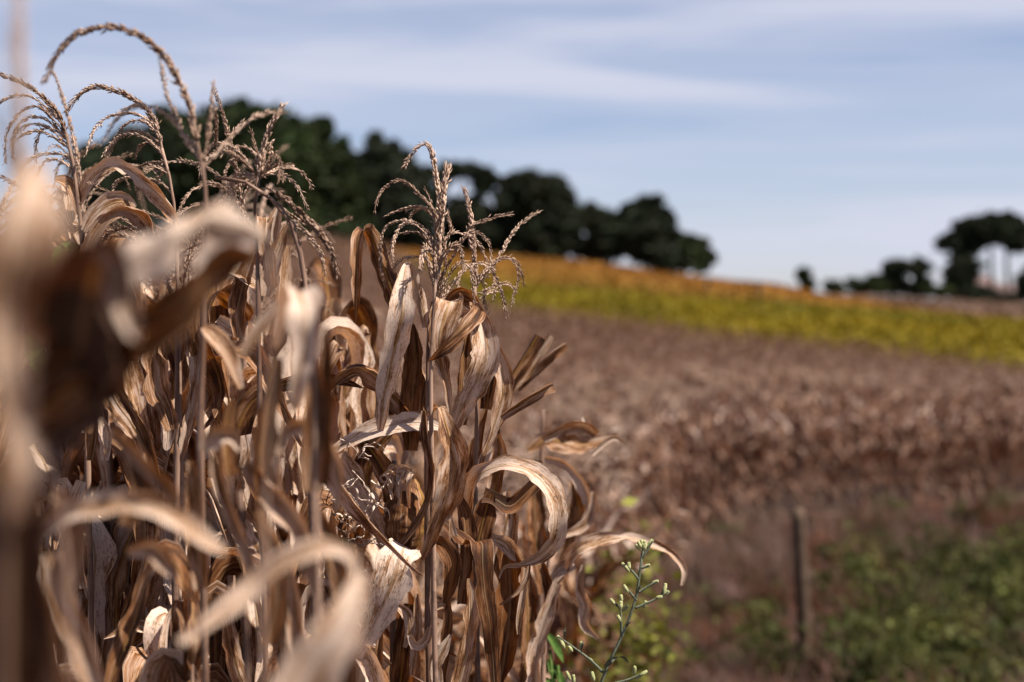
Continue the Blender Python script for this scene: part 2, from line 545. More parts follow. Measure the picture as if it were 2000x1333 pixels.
def hgt(x, y):
    x, y = np.asarray(x, float), np.asarray(y, float)
    D = np.hypot(x, y)
    az = np.clip(np.arctan2(x, y), -0.47, 0.55)
    px = np.clip(1000 + FPX * np.tan(az), PXS[0], PXS[-1])
    lt = np.log(np.minimum(D, 3400) + 1)
    fi = np.clip(lt / LG[-1] * (len(LG) - 1), 0, len(LG) - 1.001)
    i = fi.astype(int)
    t = fi - i
    k = np.clip(np.searchsorted(PXS, px, side='right') - 1, 0, len(PXS) - 2)
    w = (px - PXS[k]) / (PXS[k + 1] - PXS[k])
    w = w * w * (3 - 2 * w) * 0.5 + w * 0.5
    za = ZS[k, i] * (1 - t) + ZS[k, i + 1] * t
    zb = ZS[k + 1, i] * (1 - t) + ZS[k + 1, i + 1] * t
    return za * (1 - w) + zb * w + CAMZ


def px_of(x, y):
    return 1000 + FPX * x / np.maximum(y, 0.1)


def corn_far(px):
    return np.interp(px, [0, 760, 960, 1500, 2000, 2600], [108, 106, 70, 61, 52, 46])


def green_far(px):
    return np.interp(px, [0, 760, 1000, 1500, 2000, 2600], [106, 104, 94, 97, 104, 104])


EDGE = np.array([(-3, -0.3), (0, -0.25), (1.9, -0.10), (3, -0.02), (4.2, 0.12), (7, 0.42), (11, 0.85), (14.5, 1.35), (17.8, 2.5), (19.5, 4.3), (21.3, 7), (23.0, 9.6), (26.5, 15), (33, 24), (45, 40)])


def edge_x(y):
    return np.interp(y, EDGE[:, 0], EDGE[:, 1])


def build_ground():
    rr = np.concatenate([np.linspace(0.15, 3, 14), np.geomspace(3.3, 40, 60)[0:], np.linspace(41, 190, 110), np.geomspace(195, 3400, 26)])
    aa = np.concatenate([np.linspace(-math.pi, -0.75, 26), np.linspace(-0.72, 0.72, 150), np.linspace(0.75, math.pi, 26)])
    Rg, A = np.meshgrid(rr, aa, indexing='ij')
    X, Y = Rg * np.sin(A), Rg * np.cos(A)
    Z = hgt(X, Y)
    bump = 0.05 * np.sin(X * 1.7 + np.sin(Y * 1.1)) * np.sin(Y * 1.3 + 0.7 * np.sin(X * 0.9))
    Z = Z + np.where((Rg > 4) & (Rg < 60), bump, 0)
    D = Rg
    px = np.where(np.abs(A) < 0.72, 1000 + FPX * np.tan(np.clip(A, -0.72, 0.72)), 9000 * np.sign(A))
    pxc = np.clip(px, 0, 2600)
    soil = np.array((0.115, 0.066, 0.048))
    cornsoil = np.array((0.20, 0.13, 0.10))
    green = np.array((0.21, 0.19, 0.018))
    orange = np.array((0.34, 0.165, 0.04))
    past = np.array((0.30, 0.19, 0.14))
    C = np.empty(X.shape + (3,))
    C[:] = soil
    fld = X < edge_x(Y)
    C[fld | (D > 24)] = cornsoil
    C[(D > corn_far(pxc))] = green
    C[D > green_far(pxc)] = orange
    br = (D > np.interp(pxc, [1600, 1750, 2000], [160, 112, 104])) & (pxc > 1600)
    C[br] = past
    C[D > 200] = np.array((0.10, 0.11, 0.045))
    n, m = X.shape
    V = np.stack([X, Y, Z], -1).reshape(-1, 3)
    i = np.arange(n - 1)[:, None] * m + np.arange(m - 1)[None]
    Q = np.stack([i, i + m, i + m + 1, i + 1], -1).reshape(-1, 4)
    V = np.concatenate([V, [[0, 0, hgt(0, 0.01)]]])
    Tr = np.array([(n * m, q, q + 1) for q in range(m - 1)])[:, [0, 2, 1]]
    acc = Acc()
    acc.add(V, Q, Tr, None, np.concatenate([C.reshape(-1, 3), [soil]]))
    o = acc.build('ground', M_GROUND)
    tag(o, 'sloping reddish earth rising into field strips on the hill', 'ground', kind='structure')


build_ground()


# ------------------------------------------------------------------ far crop strips
def blades(acc, X, Y, hmin, hmax, w, cols, per=4, spread=0.25, lean=0.5, seg=1, rg=rng, cj=0.18):
    """tufts of narrow blades: per blades round each point; cols = one colour per point"""
    X, Y = np.repeat(X, per), np.repeat(Y, per)
    n = len(X)
    X = X + rg.normal(0, spread, n)
    Y = Y + rg.normal(0, spread, n)
    Z = hgt(X, Y) - 0.02
    h = rg.uniform(hmin, hmax, n)
    az = rg.uniform(0, 6.283, n)
    ln = rg.uniform(0.1, 1.0, n) * lean
    d = np.stack([np.cos(az), np.sin(az), np.zeros(n)], 1)
    sd_ = np.stack([-np.sin(az + rg.normal(0, .7, n)), np.cos(az), np.zeros(n)], 1)
    sd_ = unit(sd_)
    b = np.stack([X, Y, Z], 1)
    up = np.array((0, 0, 1.0))
    wv = (w * rg.uniform(0.6, 1.4, n))[:, None]
    rows = []
    for s in range(seg + 2):
        t = s / (seg + 1)
        p = b + up * (h * (t - 0.35 * ln * t * t))[:, None] + d * (h * ln * t * t)[:, None]
        ww = wv * (1 - t * 0.85)
        rows += [p - sd_ * ww / 2, p + sd_ * ww / 2]
    k = len(rows)
    V = np.stack(rows, 1).reshape(-1, 3)
    q = []
    for s in range(seg + 1):
        q.append((2 * s, 2 * s + 1, 2 * s + 3, 2 * s + 2))
    Q = (np.array(q)[None] + (np.arange(n) * k)[:, None, None]).reshape(-1, 4)
    Cc = np.repeat(np.asarray(cols), per, axis=0) * np.clip(1 + rg.normal(0, cj, (n, 1)), 0.4, 1.7)
    acc.add(V, Q, None, None, np.repeat(Cc, k, axis=0))


def leafquads(acc, P, size, cols, rg=rng, flat=0.0):
    n = len(P)
    A = unit(rg.normal(size=(n, 3)))
    B = unit(np.cross(A, rg.normal(size=(n, 3))))
    if flat:
        A[:, 2] *= flat
        B[:, 2] *= flat
    s = (size * rg.uniform(0.6, 1.4, n))[:, None]
    V = np.stack([P - A * s, P + B * s * 0.5, P + A * s, P - B * s * 0.5], 1).reshape(-1, 3)
    Q = np.arange(n * 4).reshape(-1, 4)
    acc.add(V, Q, None, None, np.repeat(cols, 4, axis=0))


_pr = np.random.default_rng(3)
_PA = _pr.uniform(0, 6.283, 40)
_PB = _pr.uniform(0, 6.283, 40)


def patchy(x, y, s, seed=0.0):
    """smooth 0..1 patches on the ground, several sizes at once"""
    v = 0
    k = int(seed * 7) % 20
    for q in range(18):
        f = s * (1.35 ** (q % 9)) * 0.6
        a = _PA[(q + k) % 40]
        v = v + np.sin((x * math.cos(a) + y * math.sin(a)) * f + _PB[(q * 3 + k) % 40] + seed) / (1 + .35 * (q % 9))
    return np.clip(0.5 + v * 0.13, 0, 1)


def crop_strips():
    rg = np.random.default_rng(21)
    a1, a2, a3 = Acc(), Acc(), Acc()
    n = 26000
    D = rg.uniform(50, 104, n)
    px = rg.uniform(500, 2350, n)
    x, y = (px - 1000) / FPX * D, D
    dd = np.hypot(x, y)
    ok = (dd > corn_far(px) + 0.8) & (dd < green_far(px))
    x, y = x[ok], y[ok]
    k = patchy(x, y, 0.32, 1.0)[:, None]
    c = np.array((0.20, 0.172, 0.010)) * (1 - k) + np.array((0.40, 0.275, 0.012)) * k
    P = np.stack([x, y, hgt(x, y) + rg.uniform(0.1, 0.5, len(x))], 1)
    P = np.repeat(P, 3, 0) + rg.normal(0, (0.22, 0.22, 0.12), (len(x) * 3, 3))
    leafquads(a1, P, 0.17, np.repeat(c, 3, 0) * rg.uniform(0.7, 1.3, (len(P), 1)), rg)
    o = a1.build('green_crop', M_CROP, smooth=False)
    tag(o, 'yellow green band of low leafy crop across the hillside', 'crop', kind='stuff')
    n = 34000
    D = rg.uniform(90, 165, n)
    px = rg.uniform(500, 1950, n)
    x, y = (px - 1000) / FPX * D, D
    dd = np.hypot(x, y)
    ok = (dd > green_far(px) - 3) & (dd < np.interp(px, [0, 1600, 1750, 2000], [165, 160, 112, 104]))
    x, y = x[ok], y[ok]
    k = patchy(x, y, 0.22, 4.0)[:, None]
    g = (np.clip((116 - np.hypot(x, y)) / 24, 0, 1) * rg.random(len(x)))[:, None]
    c = np.array((0.40, 0.17, 0.035)) * (1 - k) + np.array((0.50, 0.26, 0.05)) * k
    c = c * (1 - g) + np.array((0.30, 0.23, 0.02)) * g
    P = np.stack([x, y, hgt(x, y) + rg.uniform(0.05, 0.42, len(x))], 1)
    P = np.repeat(P, 2, 0) + rg.normal(0, (0.25, 0.25, 0.08), (len(x) * 2, 3))
    leafquads(a2, P, 0.19, np.repeat(c, 2, 0) * rg.uniform(0.75, 1.25, (len(P), 1)), rg)
    o = a2.build('orange_crop', M_CROP, smooth=False)
    tag(o, 'orange ripening crop covering the top of the hill', 'crop', kind='stuff')
    n = 16000
    D = rg.uniform(104, 195, n)
    px = rg.uniform(1600, 2350, n)
    x, y = (px - 1000) / FPX * D, D
    dd = np.hypot(x, y)
    ok = dd > np.interp(px, [1600, 1750, 2000], [160, 112, 104])
    x, y = x[ok], y[ok]
    k = patchy(x, y, 0.12, 2.0)[:, None]
    c = np.array((0.21, 0.125, 0.09)) * (1 - k) + np.array((0.40, 0.27, 0.20)) * k
    P = np.stack([x, y, hgt(x, y) + rg.uniform(0.05, 0.7, len(x))], 1)
    leafquads(a3, P, 0.3, c * rg.uniform(0.7, 1.3, (len(P), 1)), rg)
    o = a3.build('dry_pasture_grass', M_CROP, smooth=False)
    tag(o, 'brown dry pasture below the farmhouse on the far right', 'pasture', kind='stuff')


crop_strips()


# ------------------------------------------------------------------ trees on the skyline
def tree(D, base_px, blobs, label, dens=1.0, trunks=None, col=(0.030, 0.040, 0.020), leaf=0.30, tw=0.3, group='trees along the skyline', name='tree', cat='tree', depth=0.8, rg=None):
    """blobs: (px, py, rx, ry) lumps of the crown; base on the land at distance D under base_px"""
    rg = rg or np.random.default_rng(int(base_px * 7 + D))
    k = D / FPX
    bx = (base_px - 1000) * k
    by = D
    bz = float(hgt(bx, by))
    root = thing(name, label, cat, (bx, by, bz), group)
    org = np.array((bx, by, bz))
    acc = Acc()
    cents = []
    extra = []
    for (px, py, rx, ry) in blobs:
        for _ in range(4):
            th = rg.uniform(-.4, 3.5)
            q = rg.uniform(.16, .34)
            extra.append((px + math.cos(th) * rx * rg.uniform(.8, 1.12), py - math.sin(th) * ry * rg.uniform(.8, 1.12), rx * q + 2, ry * q + 2))
    for (px, py, rx, ry) in list(blobs) + extra:
        c = at(px, py, D) + np.array((0, rg.uniform(-.3, .3) * rx * k, 0))
        cents.append((c, rx * k, ry * k))
        a, b = rx * k, ry * k
        # the lump is made of smaller leafy clumps, so its outline is uneven and has gaps
        ncl = int(30 * dens * max(1, (a * b) ** 0.5))
        q = unit(rg.normal(size=(ncl, 3)))
        q = q * (rg.uniform(0.25, 1.0, (ncl, 1)) ** 0.55) * np.array((a, a * depth, b)) * 0.92 + c
        rc = rg.uniform(0.18, 0.6, ncl) * (a * b) ** 0.5 * 0.7
        for p, r in zip(q, rc):
            nl = int(30 + 42 * r * r / (leaf * leaf) * 0.22)
            s = rg.normal(0, .56, (nl, 3)) * np.array((r, r, r * rg.uniform(.5, .85))) + p
            tone = np.asarray(col) * rg.uniform(0.65, 1.5)
            tone = tone * np.array((1 + rg.normal(0, .12), 1 + rg.normal(0, .06), 1))
            leafquads(acc, s, leaf, tone * rg.uniform(0.7, 1.35, (nl, 1)), rg)
    acc.build('crown', M_CROWN, root, org, smooth=False)
    t = Acc()
    tr = trunks or [base_px]
    for px in tr:
        c0 = np.array(((px - 1000) * k, by + rg.uniform(-.5, .5), 0))
        c0[2] = hgt(c0[0], c0[1]) - 0.1
        j = min(range(len(cents)), key=lambda q: abs(cents[q][0][0] - c0[0]) - 0.2 * (cents[q][0][2] - c0[2]))
        top = cents[j][0] + np.array((0, 0, 0.2 * cents[j][2]))
        mid = (c0 + top) / 2 + np.array((rg.normal(0, .15), rg.normal(0, .15), 0))
        P = smooth_path([c0, mid, top], 10)
        tube(t, P, np.linspace(tw, tw * 0.4, 10), 8)
        for q in sorted(range(len(cents)), key=lambda q: abs(cents[q][0][0] - c0[0]))[:4]:
            e = cents[q][0]
            s = P[rg.integers(4, 8)]
            tube(t, smooth_path([s, (s + e) / 2 + np.array((0, 0, 0.25 * abs(e[0] - s[0]))), e], 8), np.linspace(tw * 0.45, tw * 0.12, 8), 6)
    t.build('trunk', M_BARK, root, org)
    return root


G1 = (0.034, 0.050, 0.018)
tree(124, 235, [(200, 350, 55, 55), (262, 300, 62, 60), (225, 430, 90, 90), (165, 330, 30, 40), (240, 360, 80, 70), (190, 460, 60, 50)], 'dark tree behind the tassels at the left end of the wood', tw=.35)
tree(128, 400, [(345, 275, 62, 58), (440, 262, 70, 62), (400, 370, 105, 100), (420, 460, 90, 50), (470, 240, 46, 40), (400, 300, 80, 60)], 'tallest dark tree of the wood, above the left corn tassels', col=G1, tw=.4)
tree(122, 560, [(515, 262, 55, 56), (600, 288, 50, 52), (560, 365, 108, 100), (648, 335, 42, 58), (560, 460, 120, 55), (622, 258, 28, 26), (668, 400, 40, 70), (610, 455, 70, 55), (500, 440, 60, 60), (680, 470, 50, 45)], 'broad tree with sunlit green shoulder at the right of the tall wood', col=(0.036, 0.055, 0.017), tw=.4)
tree(126, 755, [(738, 330, 48, 52), (792, 352, 46, 44), (758, 425, 82, 80), (820, 420, 34, 64), (700, 400, 36, 76), (760, 380, 80, 60), (700, 470, 50, 45), (790, 480, 60, 30)], 'round dark tree left of the sharp tassel', tw=.35)
tree(130, 905, [(905, 335, 38, 14), (868, 350, 18, 26), (945, 362, 22, 30), (905, 425, 52, 38), (885, 470, 44, 28), (940, 450, 40, 40)], 'dark tree with a hole of sky, behind the sharp tassel', tw=.25, leaf=.26)
tree(131, 1045, [(1045, 372, 52, 38), (1000, 398, 42, 42), (1088, 412, 42, 46), (1040, 435, 82, 46), (1108, 447, 32, 36), (1000, 450, 50, 36), (1060, 474, 70, 20), (985, 478, 40, 16), (1035, 492, 70, 14), (960, 494, 50, 12), (1092, 484, 30, 22)], 'domed dark tree just right of the sharp tassel', trunks=[1000, 1060, 1098], tw=.25)
tree(134, 1170, [(1165, 435, 36, 30), (1195, 448, 30, 28), (1175, 472, 50, 28), (1172, 500, 30, 14), (1195, 490, 30, 16), (1150, 492, 22, 14), (1215, 480, 20, 20)], 'low bushy tree between the domed trees on the hill', trunks=[1150, 1190], tw=.22)
tree(134, 1262, [(1263, 422, 40, 34), (1250, 455, 50, 42), (1275, 485, 52, 36), (1290, 440, 24, 34), (1290, 508, 44, 18), (1262, 500, 26, 16)], 'upright dark tree on the hilltop with a rounded head', trunks=[1258, 1285], tw=.28)
tree(136, 1335, [(1320, 482, 34, 26), (1350, 496, 34, 28), (1375, 505, 16, 20), (1336, 512, 48, 20), (1372, 516, 20, 16)], 'lower leafy tree at the right end of the hilltop group', col=(0.045, 0.062, 0.022), tw=.22)
tree(150, 1576, [(1570, 541, 15, 12), (1580, 556, 11, 12), (1566, 532, 10, 6)], 'small lone tree standing at the foot of the orange slope', tw=.15, leaf=.22, col=(0.04, 0.062, 0.02), group=None)
tree(165, 1768, [(1742, 540, 20, 22), (1770, 522, 34, 14), (1796, 530, 20, 20), (1800, 556, 18, 18), (1758, 566, 30, 13), (1740, 558, 18, 16), (1795, 566, 26, 14)], 'flat topped tree between low shrubs and the farmhouse', tw=.22, leaf=.24, group=None)
for (px, py, rx, ry, lab) in [(1630, 563, 18, 11, 'small round shrub nearest the lone tree'), (1692, 558, 40, 17, 'wide low shrub left of the flat topped tree'), (1828, 568, 26, 14, 'light green shrub between flat topped tree and farmhouse')]:
    tree(160, px, [(px, py, rx, ry), (px + rx * .5, py + ry * .4, rx * .6, ry * .7)], lab, tw=.1, leaf=.22, col=(0.055, 0.075, 0.022), group='shrubs at the foot of the hill', name='shrub', cat='shrub')
tree(158, 1945, [(1925, 582, 30, 9), (1975, 584, 34, 9)], 'long low bush before the farmhouse wall', tw=.08, leaf=.22, group='shrubs at the foot of the hill', name='shrub', cat='shrub')
tree(172, 1936, [(1858, 474, 24, 17), (1890, 446, 26, 20), (1925, 436, 30, 17), (1970, 440, 36, 19), (1905, 470, 34, 16), (1850, 476, 24, 15), (1990, 462, 24, 22), (1960, 428, 30, 8), (1935, 452, 56, 20), (1985, 474, 26, 20), (1958, 468, 34, 12), (1898, 486, 18, 13), (1876, 492, 14, 10)], 'tall flat crowned pine above the farmhouse roof', trunks=[1936, 1974], tw=.3, leaf=.24)
tree(168, 1884, [(1884, 515, 34, 14), (1868, 532, 26, 20), (1898, 535, 22, 18), (1872, 560, 26, 18), (1888, 572, 40, 14)], 'dark lower tree beside the farmhouse under the tall pine', trunks=[1872, 1892], tw=.2, leaf=.24)
tree(150, 2010, [(2010, 560, 22, 24), (2025, 540, 24, 24)], 'dark bush at the right end of the farmhouse', tw=.15, leaf=.24, group=None)
tree(160, 2085, [(2080, 470, 40, 30), (2095, 510, 45, 40), (2070, 545, 40, 30)], 'dark tree beyond the right end of the farmhouse', tw=.2, leaf=.24, group=None)


def house():
    D = 176
    k = D / FPX
    x0, x1, xm = (1886 - 1000) * k, (1992 - 1000) * k, (1946 - 1000) * k
    y0 = D
    zb = float(hgt((x0 + x1) / 2, D)) - 0.6
    org = np.array(((x0 + x1) / 2, D, zb))
    h = thing('farmhouse', 'low farmhouse with pinkish tiled roof behind the trees', 'house', org)

    def box(acc, a, b):
        (xa, ya, za), (xb, yb, zb_) = a, b
        V = [(xa, ya, za), (xb, ya, za), (xb, yb, za), (xa, yb, za), (xa, ya, zb_), (xb, ya, zb_), (xb, yb, zb_), (xa, yb, zb_)]
        acc.add(V, [(0, 3, 2, 1), (4, 5, 6, 7), (0, 1, 5, 4), (1, 2, 6, 5), (2, 3, 7, 6), (3, 0, 4, 7)])

    def zof(py):
        return at(0, py, D)[2]

    w = Acc()
    box(w, (x0, y0, zb), (xm, y0 + 5, zof(563)))
    box(w, (xm + .01, y0 + 0.6, zb), (x1, y0 + 4.6, zof(574)))
    w.build('wall', M_WALL, h, org, smooth=False)
    for (xa, xb, ye, yr, ya, yb) in ((x0 - .4, xm + .3, 564, 541, y0 - .5, y0 + 5.5), (xm + .32, x1 + .4, 575, 556, y0 + .1, y0 + 5.1)):
        r = Acc()
        ze, zr, ym = zof(ye), zof(yr), (ya + yb) / 2
        V = [(xa, ya, ze), (xb, ya, ze), (xb, ym, zr), (xa, ym, zr), (xa, yb, ze), (xb, yb, ze)]
        V += [(p[0], p[1], p[2] + .14) for p in V]
        Q = [(0, 3, 2, 1), (3, 4, 5, 2), (6, 7, 8, 9), (9, 8, 11, 10), (0, 1, 7, 6), (4, 10, 11, 5), (1, 2, 8, 7), (2, 5, 11, 8), (3, 0, 6, 9), (4, 3, 9, 10)]
        r.add(V, Q)
        r.build('roof', M_ROOF, h, org, smooth=False)
    for px in (1902, 1925, 1958, 1976):
        wd = Acc()
        xx = (px - 1000) * k
        yy = y0 - .03 if px < 1946 else y0 + .57
        box(wd, (xx - .35, yy, zof(583)), (xx + .35, yy + .02, zof(571 if px < 1946 else 577)))
        wd.build('window', M_DARK, h, org, smooth=False)


house()


# ------------------------------------------------------------------ corn: growing one plant
def grow_leaf(rg, base, az, length, width, elev0, elev1, s0, s1, twist, n, spread=1.0, wob=0.5):
    s = np.linspace(0, 1, n)
    t = np.clip((s - s0) / max(s1 - s0, 0.02), 0, 1)
    t = t * t * (3 - 2 * t)
    el = elev0 + (elev1 - elev0) * t + 0.12 * np.sin(s * 9 + rg.uniform(0, 6))
    for _ in range(3):
        kc, ka = rg.uniform(.2, .95), rg.normal(0, .45)
        el = el + ka * np.tanh((s - kc) * 22)
    a = az + wob * np.cumsum(rg.normal(0, 1, n)) / n ** 0.5 * 0.9 * s
    d = np.stack([np.cos(el) * np.cos(a) * spread, np.cos(el) * np.sin(a) * spread, np.sin(el)], 1)
    P = base + np.concatenate([[np.zeros(3)], np.cumsum((d[:-1] + d[1:]) / 2, 0)]) * (length / (n - 1))
    S = np.stack([-np.sin(a), np.cos(a), np.zeros(n)], 1)
    T = tangents(P)
    S = unit(S - T * np.sum(S * T, 1, keepdims=True))
    N = np.cross(T, S)
    tw = twist * s ** 1.3
    S = S * np.cos(tw)[:, None] + N * np.sin(tw)[:, None]
    prof = np.minimum(1, (s / 0.10 + 0.35)) * np.clip((1 - s) / 0.55, 0, 1) ** 0.65
    W = width * np.maximum(prof, 0.03)
    return P, S, W


def grow_plant(rg, lod, height=1.62, lean_az=None, tassel=True, spread=1.0, nleaf=None):
    """list of (part, Acc) for one dried maize plant standing at the origin"""
    parts = []
    n = {0: 26, 1: 14, 2: 6}[lod]
    laz = rg.uniform(0, 6.28) if lean_az is None else lean_az
    ln = rg.uniform(0.0, 0.10)
    zs = np.linspace(0, height, n)
    cx = np.cos(laz) * ln * (zs / height) ** 2 + 0.012 * np.sin(zs * 5 + rg.uniform(0, 6))
    cyy = np.sin(laz) * ln * (zs / height) ** 2 + 0.012 * np.sin(zs * 4 + rg.uniform(0, 6))
    P = np.stack([cx, cyy, zs], 1)
    rad = np.interp(zs, [0, 0.8, height], [0.012, 0.009, 0.0035 if tassel else 0.0012])
    if lod == 0:
        rad = rad * (1 + 0.22 * (np.cos(zs * 2 * math.pi / 0.17) > 0.8))
    st = Acc()
    tube(st, P, rad, {0: 8, 1: 6, 2: 4}[lod])
    parts.append(('stalk', st))

    def pos(z):
        return np.array((np.interp(z, zs, cx), np.interp(z, zs, cyy), z))

    nl = (nleaf or int(rg.integers(11, 14))) + (3, 4, 3)[lod]
    a0 = rg.uniform(0, 6.28)
    for k in range(nl):
        f = (k + 0.5 + rg.uniform(-.2, .2)) / nl
        z = height * ((0.16 + (0.80 if tassel else 0.83) * f) if lod == 0 else 0.06 + 0.90 * f)
        az = a0 + math.pi * (k % 2) + rg.normal(0, 0.45)
        length = np.interp(f, [0, .25, .6, 1], [0.42, 0.6, 0.66, 0.36]) * rg.uniform(0.8, 1.15)
        width = np.interp(f, [0, .5, 1], [0.040, 0.058, 0.040]) * rg.uniform(0.8, 1.2)
        kink = rg.random() < 0.45
        s0 = rg.uniform(0.03, 0.22)
        s1 = s0 + (rg.uniform(0.06, 0.14) if kink else rg.uniform(0.25, 0.6))
        e0 = rg.uniform(0.9, 1.35) if f < .85 else rg.uniform(1.1, 1.45)
        e1 = rg.uniform(-1.55, -1.2) if rg.random() < .88 else rg.uniform(-1.0, -.4)
        tw = rg.normal(0, 2.1)
        la = Acc()
        nn = {0: 34, 1: 14, 2: 6}[lod]
        Pl, S, W = grow_leaf(rg, pos(z), az, length, width, e0, e1, s0, s1, tw, nn, spread)
        pale = rg.random() < (.40, .13, .24)[lod] * ((0 if lod == 1 else .35) if lod and f < .5 else 1)  # far plants: fewer pale leaves low down, base shade put into the colour
        tint = (np.clip(rg.normal(0.86, .10) if pale else rg.normal((.40, .24, .22)[lod], .15), 0.05, 1.0), np.clip(rg.normal(0.15, .15) if pale else rg.normal((.5, .4, .2)[lod], 0.3), 0, 1), rg.random())
        ribbon(la, Pl, S, W, cup=rg.uniform(0.3, 1.25) * rg.choice([-1, 1], p=[.2, .8]), fold=rg.uniform(0, .35), ripple=rg.uniform(.1, .34), m={0: 7, 1: 5, 2: 3}[lod], tint=tint, rg=rg, jag={0: .07, 1: .05, 2: 0}[lod], wrinkle={0: .03, 1: .0, 2: .0}[lod])
        parts.append(('leaf', la))
    # an ear in its dry husk
    if rg.random() < 0.8:
        z = height * rg.uniform(0.48, 0.6)
        az = rg.uniform(0, 6.28)
        e = Acc()
        dirv = np.array((math.cos(az) * .45, math.sin(az) * .45, 0.9))
        L = rg.uniform(0.17, 0.22)
        ss = np.linspace(0, 1, {0: 12, 1: 7, 2: 4}[lod])
        Pe = pos(z) + dirv * (ss * L)[:, None] + np.array((math.cos(az), math.sin(az), 0)) * 0.012
        tube(e, Pe, 0.005 + 0.024 * np.sin(np.pi * np.clip(ss * .92 + .06, 0, 1)) ** 0.7, {0: 12, 1: 7, 2: 5}[lod], tint=(0.62, 0.25, rg.random()))
        if lod < 2:
            for q in range(4):
                Pq, S, W = grow_leaf(rg, Pe[-3], az + q * 1.6, rg.uniform(.05, .12), 0.022, 1.2, rg.uniform(-1.2, .6), .1, .9, rg.normal(0, 1.5), 8)
                ribbon(e, Pq, S, W, cup=.8, m=4, tint=(0.7, 0.2, rg.random()), rg=rg)
        parts.append(('ear', e))
    if tassel:
        t = Acc()
        top = pos(height)
        bz = rg.uniform(0, 6.28) if rg.random() < .4 else math.pi + rg.normal(0, .6)

        def arc(base, az, L, e0, e1, nn):
            s = np.linspace(0, 1, nn)
            el = e0 + (e1 - e0) * s ** 1.1
            a = az + rg.normal(0, .25) * s
            d = np.stack([np.cos(el) * np.cos(a), np.cos(el) * np.sin(a), np.sin(el)], 1)
            return base + np.concatenate([[np.zeros(3)], np.cumsum(d[1:], 0)]) * (L / (nn - 1))

        nn = {0: 18, 1: 9, 2: 4}[lod]
        Ls = rg.uniform(.24, .32)
        spike = arc(top, bz, Ls, 1.5, rg.uniform(-.9, 1.0), nn)
        br = []
        for q in range(int(rg.integers(7, 13)) if lod < 2 else 4):
            b = spike[min(nn - 2, int(q / 13 * nn * 0.5))]
            az = bz + rg.normal(0, 1.3)
            br.append(arc(b, az, rg.uniform(.12, .2), rg.uniform(.9, 1.4), rg.uniform(-1.5, -.2), nn))
        if lod == 0:
            spikelet_branch(t, spike, .0016, .0095, .0021, 4, .0045)
            for b in br:
                spikelet_branch(t, b)
        else:
            k = {1: 5, 2: 3}[lod]
            tube(t, spike, np.linspace(.0045, .0025, nn) * (1 + .3 * np.cos(np.arange(nn) * 2.2)), k)
            for b in br:
                tube(t, b, np.linspace(.0026, .0018, nn) * (1 + .35 * np.cos(np.arange(nn) * 2.2)), k)
        parts.append(('tassel', t))
    return parts


MATS = {'stalk': M_STALK, 'leaf': M_LEAF, 'ear': M_HUSK, 'tassel': M_TASSEL}
GLAB = 'dry corn plant inside the dense stand behind the sharp front plants'
GGRP = 'dry corn plants of the dense stand'


def proto_plant(rg, **kw):
    """one plant with its parts, at the origin"""
    root = thing('corn_plant', GLAB, 'corn plant', (0, 0, 0), GGRP)
    for nm, acc in grow_plant(rg, 0, **kw):
        acc.build(nm, MATS[nm], root)
    return root


def copy_plant(root, loc, rz, sc, label=None, group=None):
    c = root.copy()
    COL.objects.link(c)
    c.location = loc
    c.rotation_euler = (0, 0, rz)
    c.scale = (sc, sc, sc)
    if label:
        c['label'] = label
    if group:
        c['group'] = group
    for ch in list(root.children):
        d = ch.copy()
        COL.objects.link(d)
        d.parent = c
    return c


def merged_plant(rg, lod, **kw):
    """the same plant as one mesh, with material slots stalk, leaf, tassel"""
    order = ['stalk', 'leaf', 'tassel']
    big = Acc()
    mi = []
    for want in range(3):
        for nm, acc in parts_cache(rg, lod, kw):
            k = {'stalk': 0, 'leaf': 1, 'ear': 1, 'tassel': 2}[nm]
            if k != want:
                continue
            V, Q, T, UV, C = acc.arrays()
            big.add(V, Q, T, UV, C)
            mi.append((len(Q), len(T), k))
    return big, mi


_pc = {}


def parts_cache(rg, lod, kw):
    key = (id(rg), lod)
    if key not in _pc:
        _pc[key] = grow_plant(rg, lod, **kw)
    return _pc[key]


def set_slots(me, mi):
    idx = np.concatenate([np.repeat([k for _, _, k in mi], [q for q, _, _ in mi]), np.repeat([k for _, _, k in mi], [t for _, t, _ in mi])]).astype(np.int32)
    me.polygons.foreach_set('material_index', idx)


# ------------------------------------------------------------------ corn: the plants of the photo, leaf by leaf
def ND(D):
    return D if D > 1.72 else 1 / (0.5 + (1 / D - 0.5) * 1.38)


def hero(px, py_top, D, label, group=None, stalk=None, w=10):
    """a plant whose stalk shows through the given photo points; base on the land below"""
    pts = stalk or [(px, py_top)]
    D = ND(D)
    top = [at(p[0], p[1], D + (p[2] if len(p) > 2 else 0)) for p in pts]
    last = top[-1]
    base = np.array((last[0] + 0.01, last[1], float(hgt(last[0], last[1]))))
    root = thing('corn_plant', label, 'corn plant', base, group)
    root['_'] = 0
    del root['_']
    P = smooth_path(top + [(last * 0.5 + base * 0.5) + np.array((0.006, 0, 0)), base], 46)
    L = np.linspace(0, 1, 46)
    k = D / FPX
    rad = np.interp(L, [0, .15, 1], [w * .5 * k * .6, w * .5 * k, w * .5 * k * 1.5])
    dist = np.concatenate([[0], np.cumsum(np.linalg.norm(np.diff(P, axis=0), axis=1))])
    rad = rad * (1 + 0.25 * (np.cos(dist * 2 * math.pi / 0.16) > 0.86))
    a = Acc()
    tube(a, P, rad, 9)
    a.build('stalk', M_STALK, root, base)
    return root, base


HR = np.random.default_rng(5)


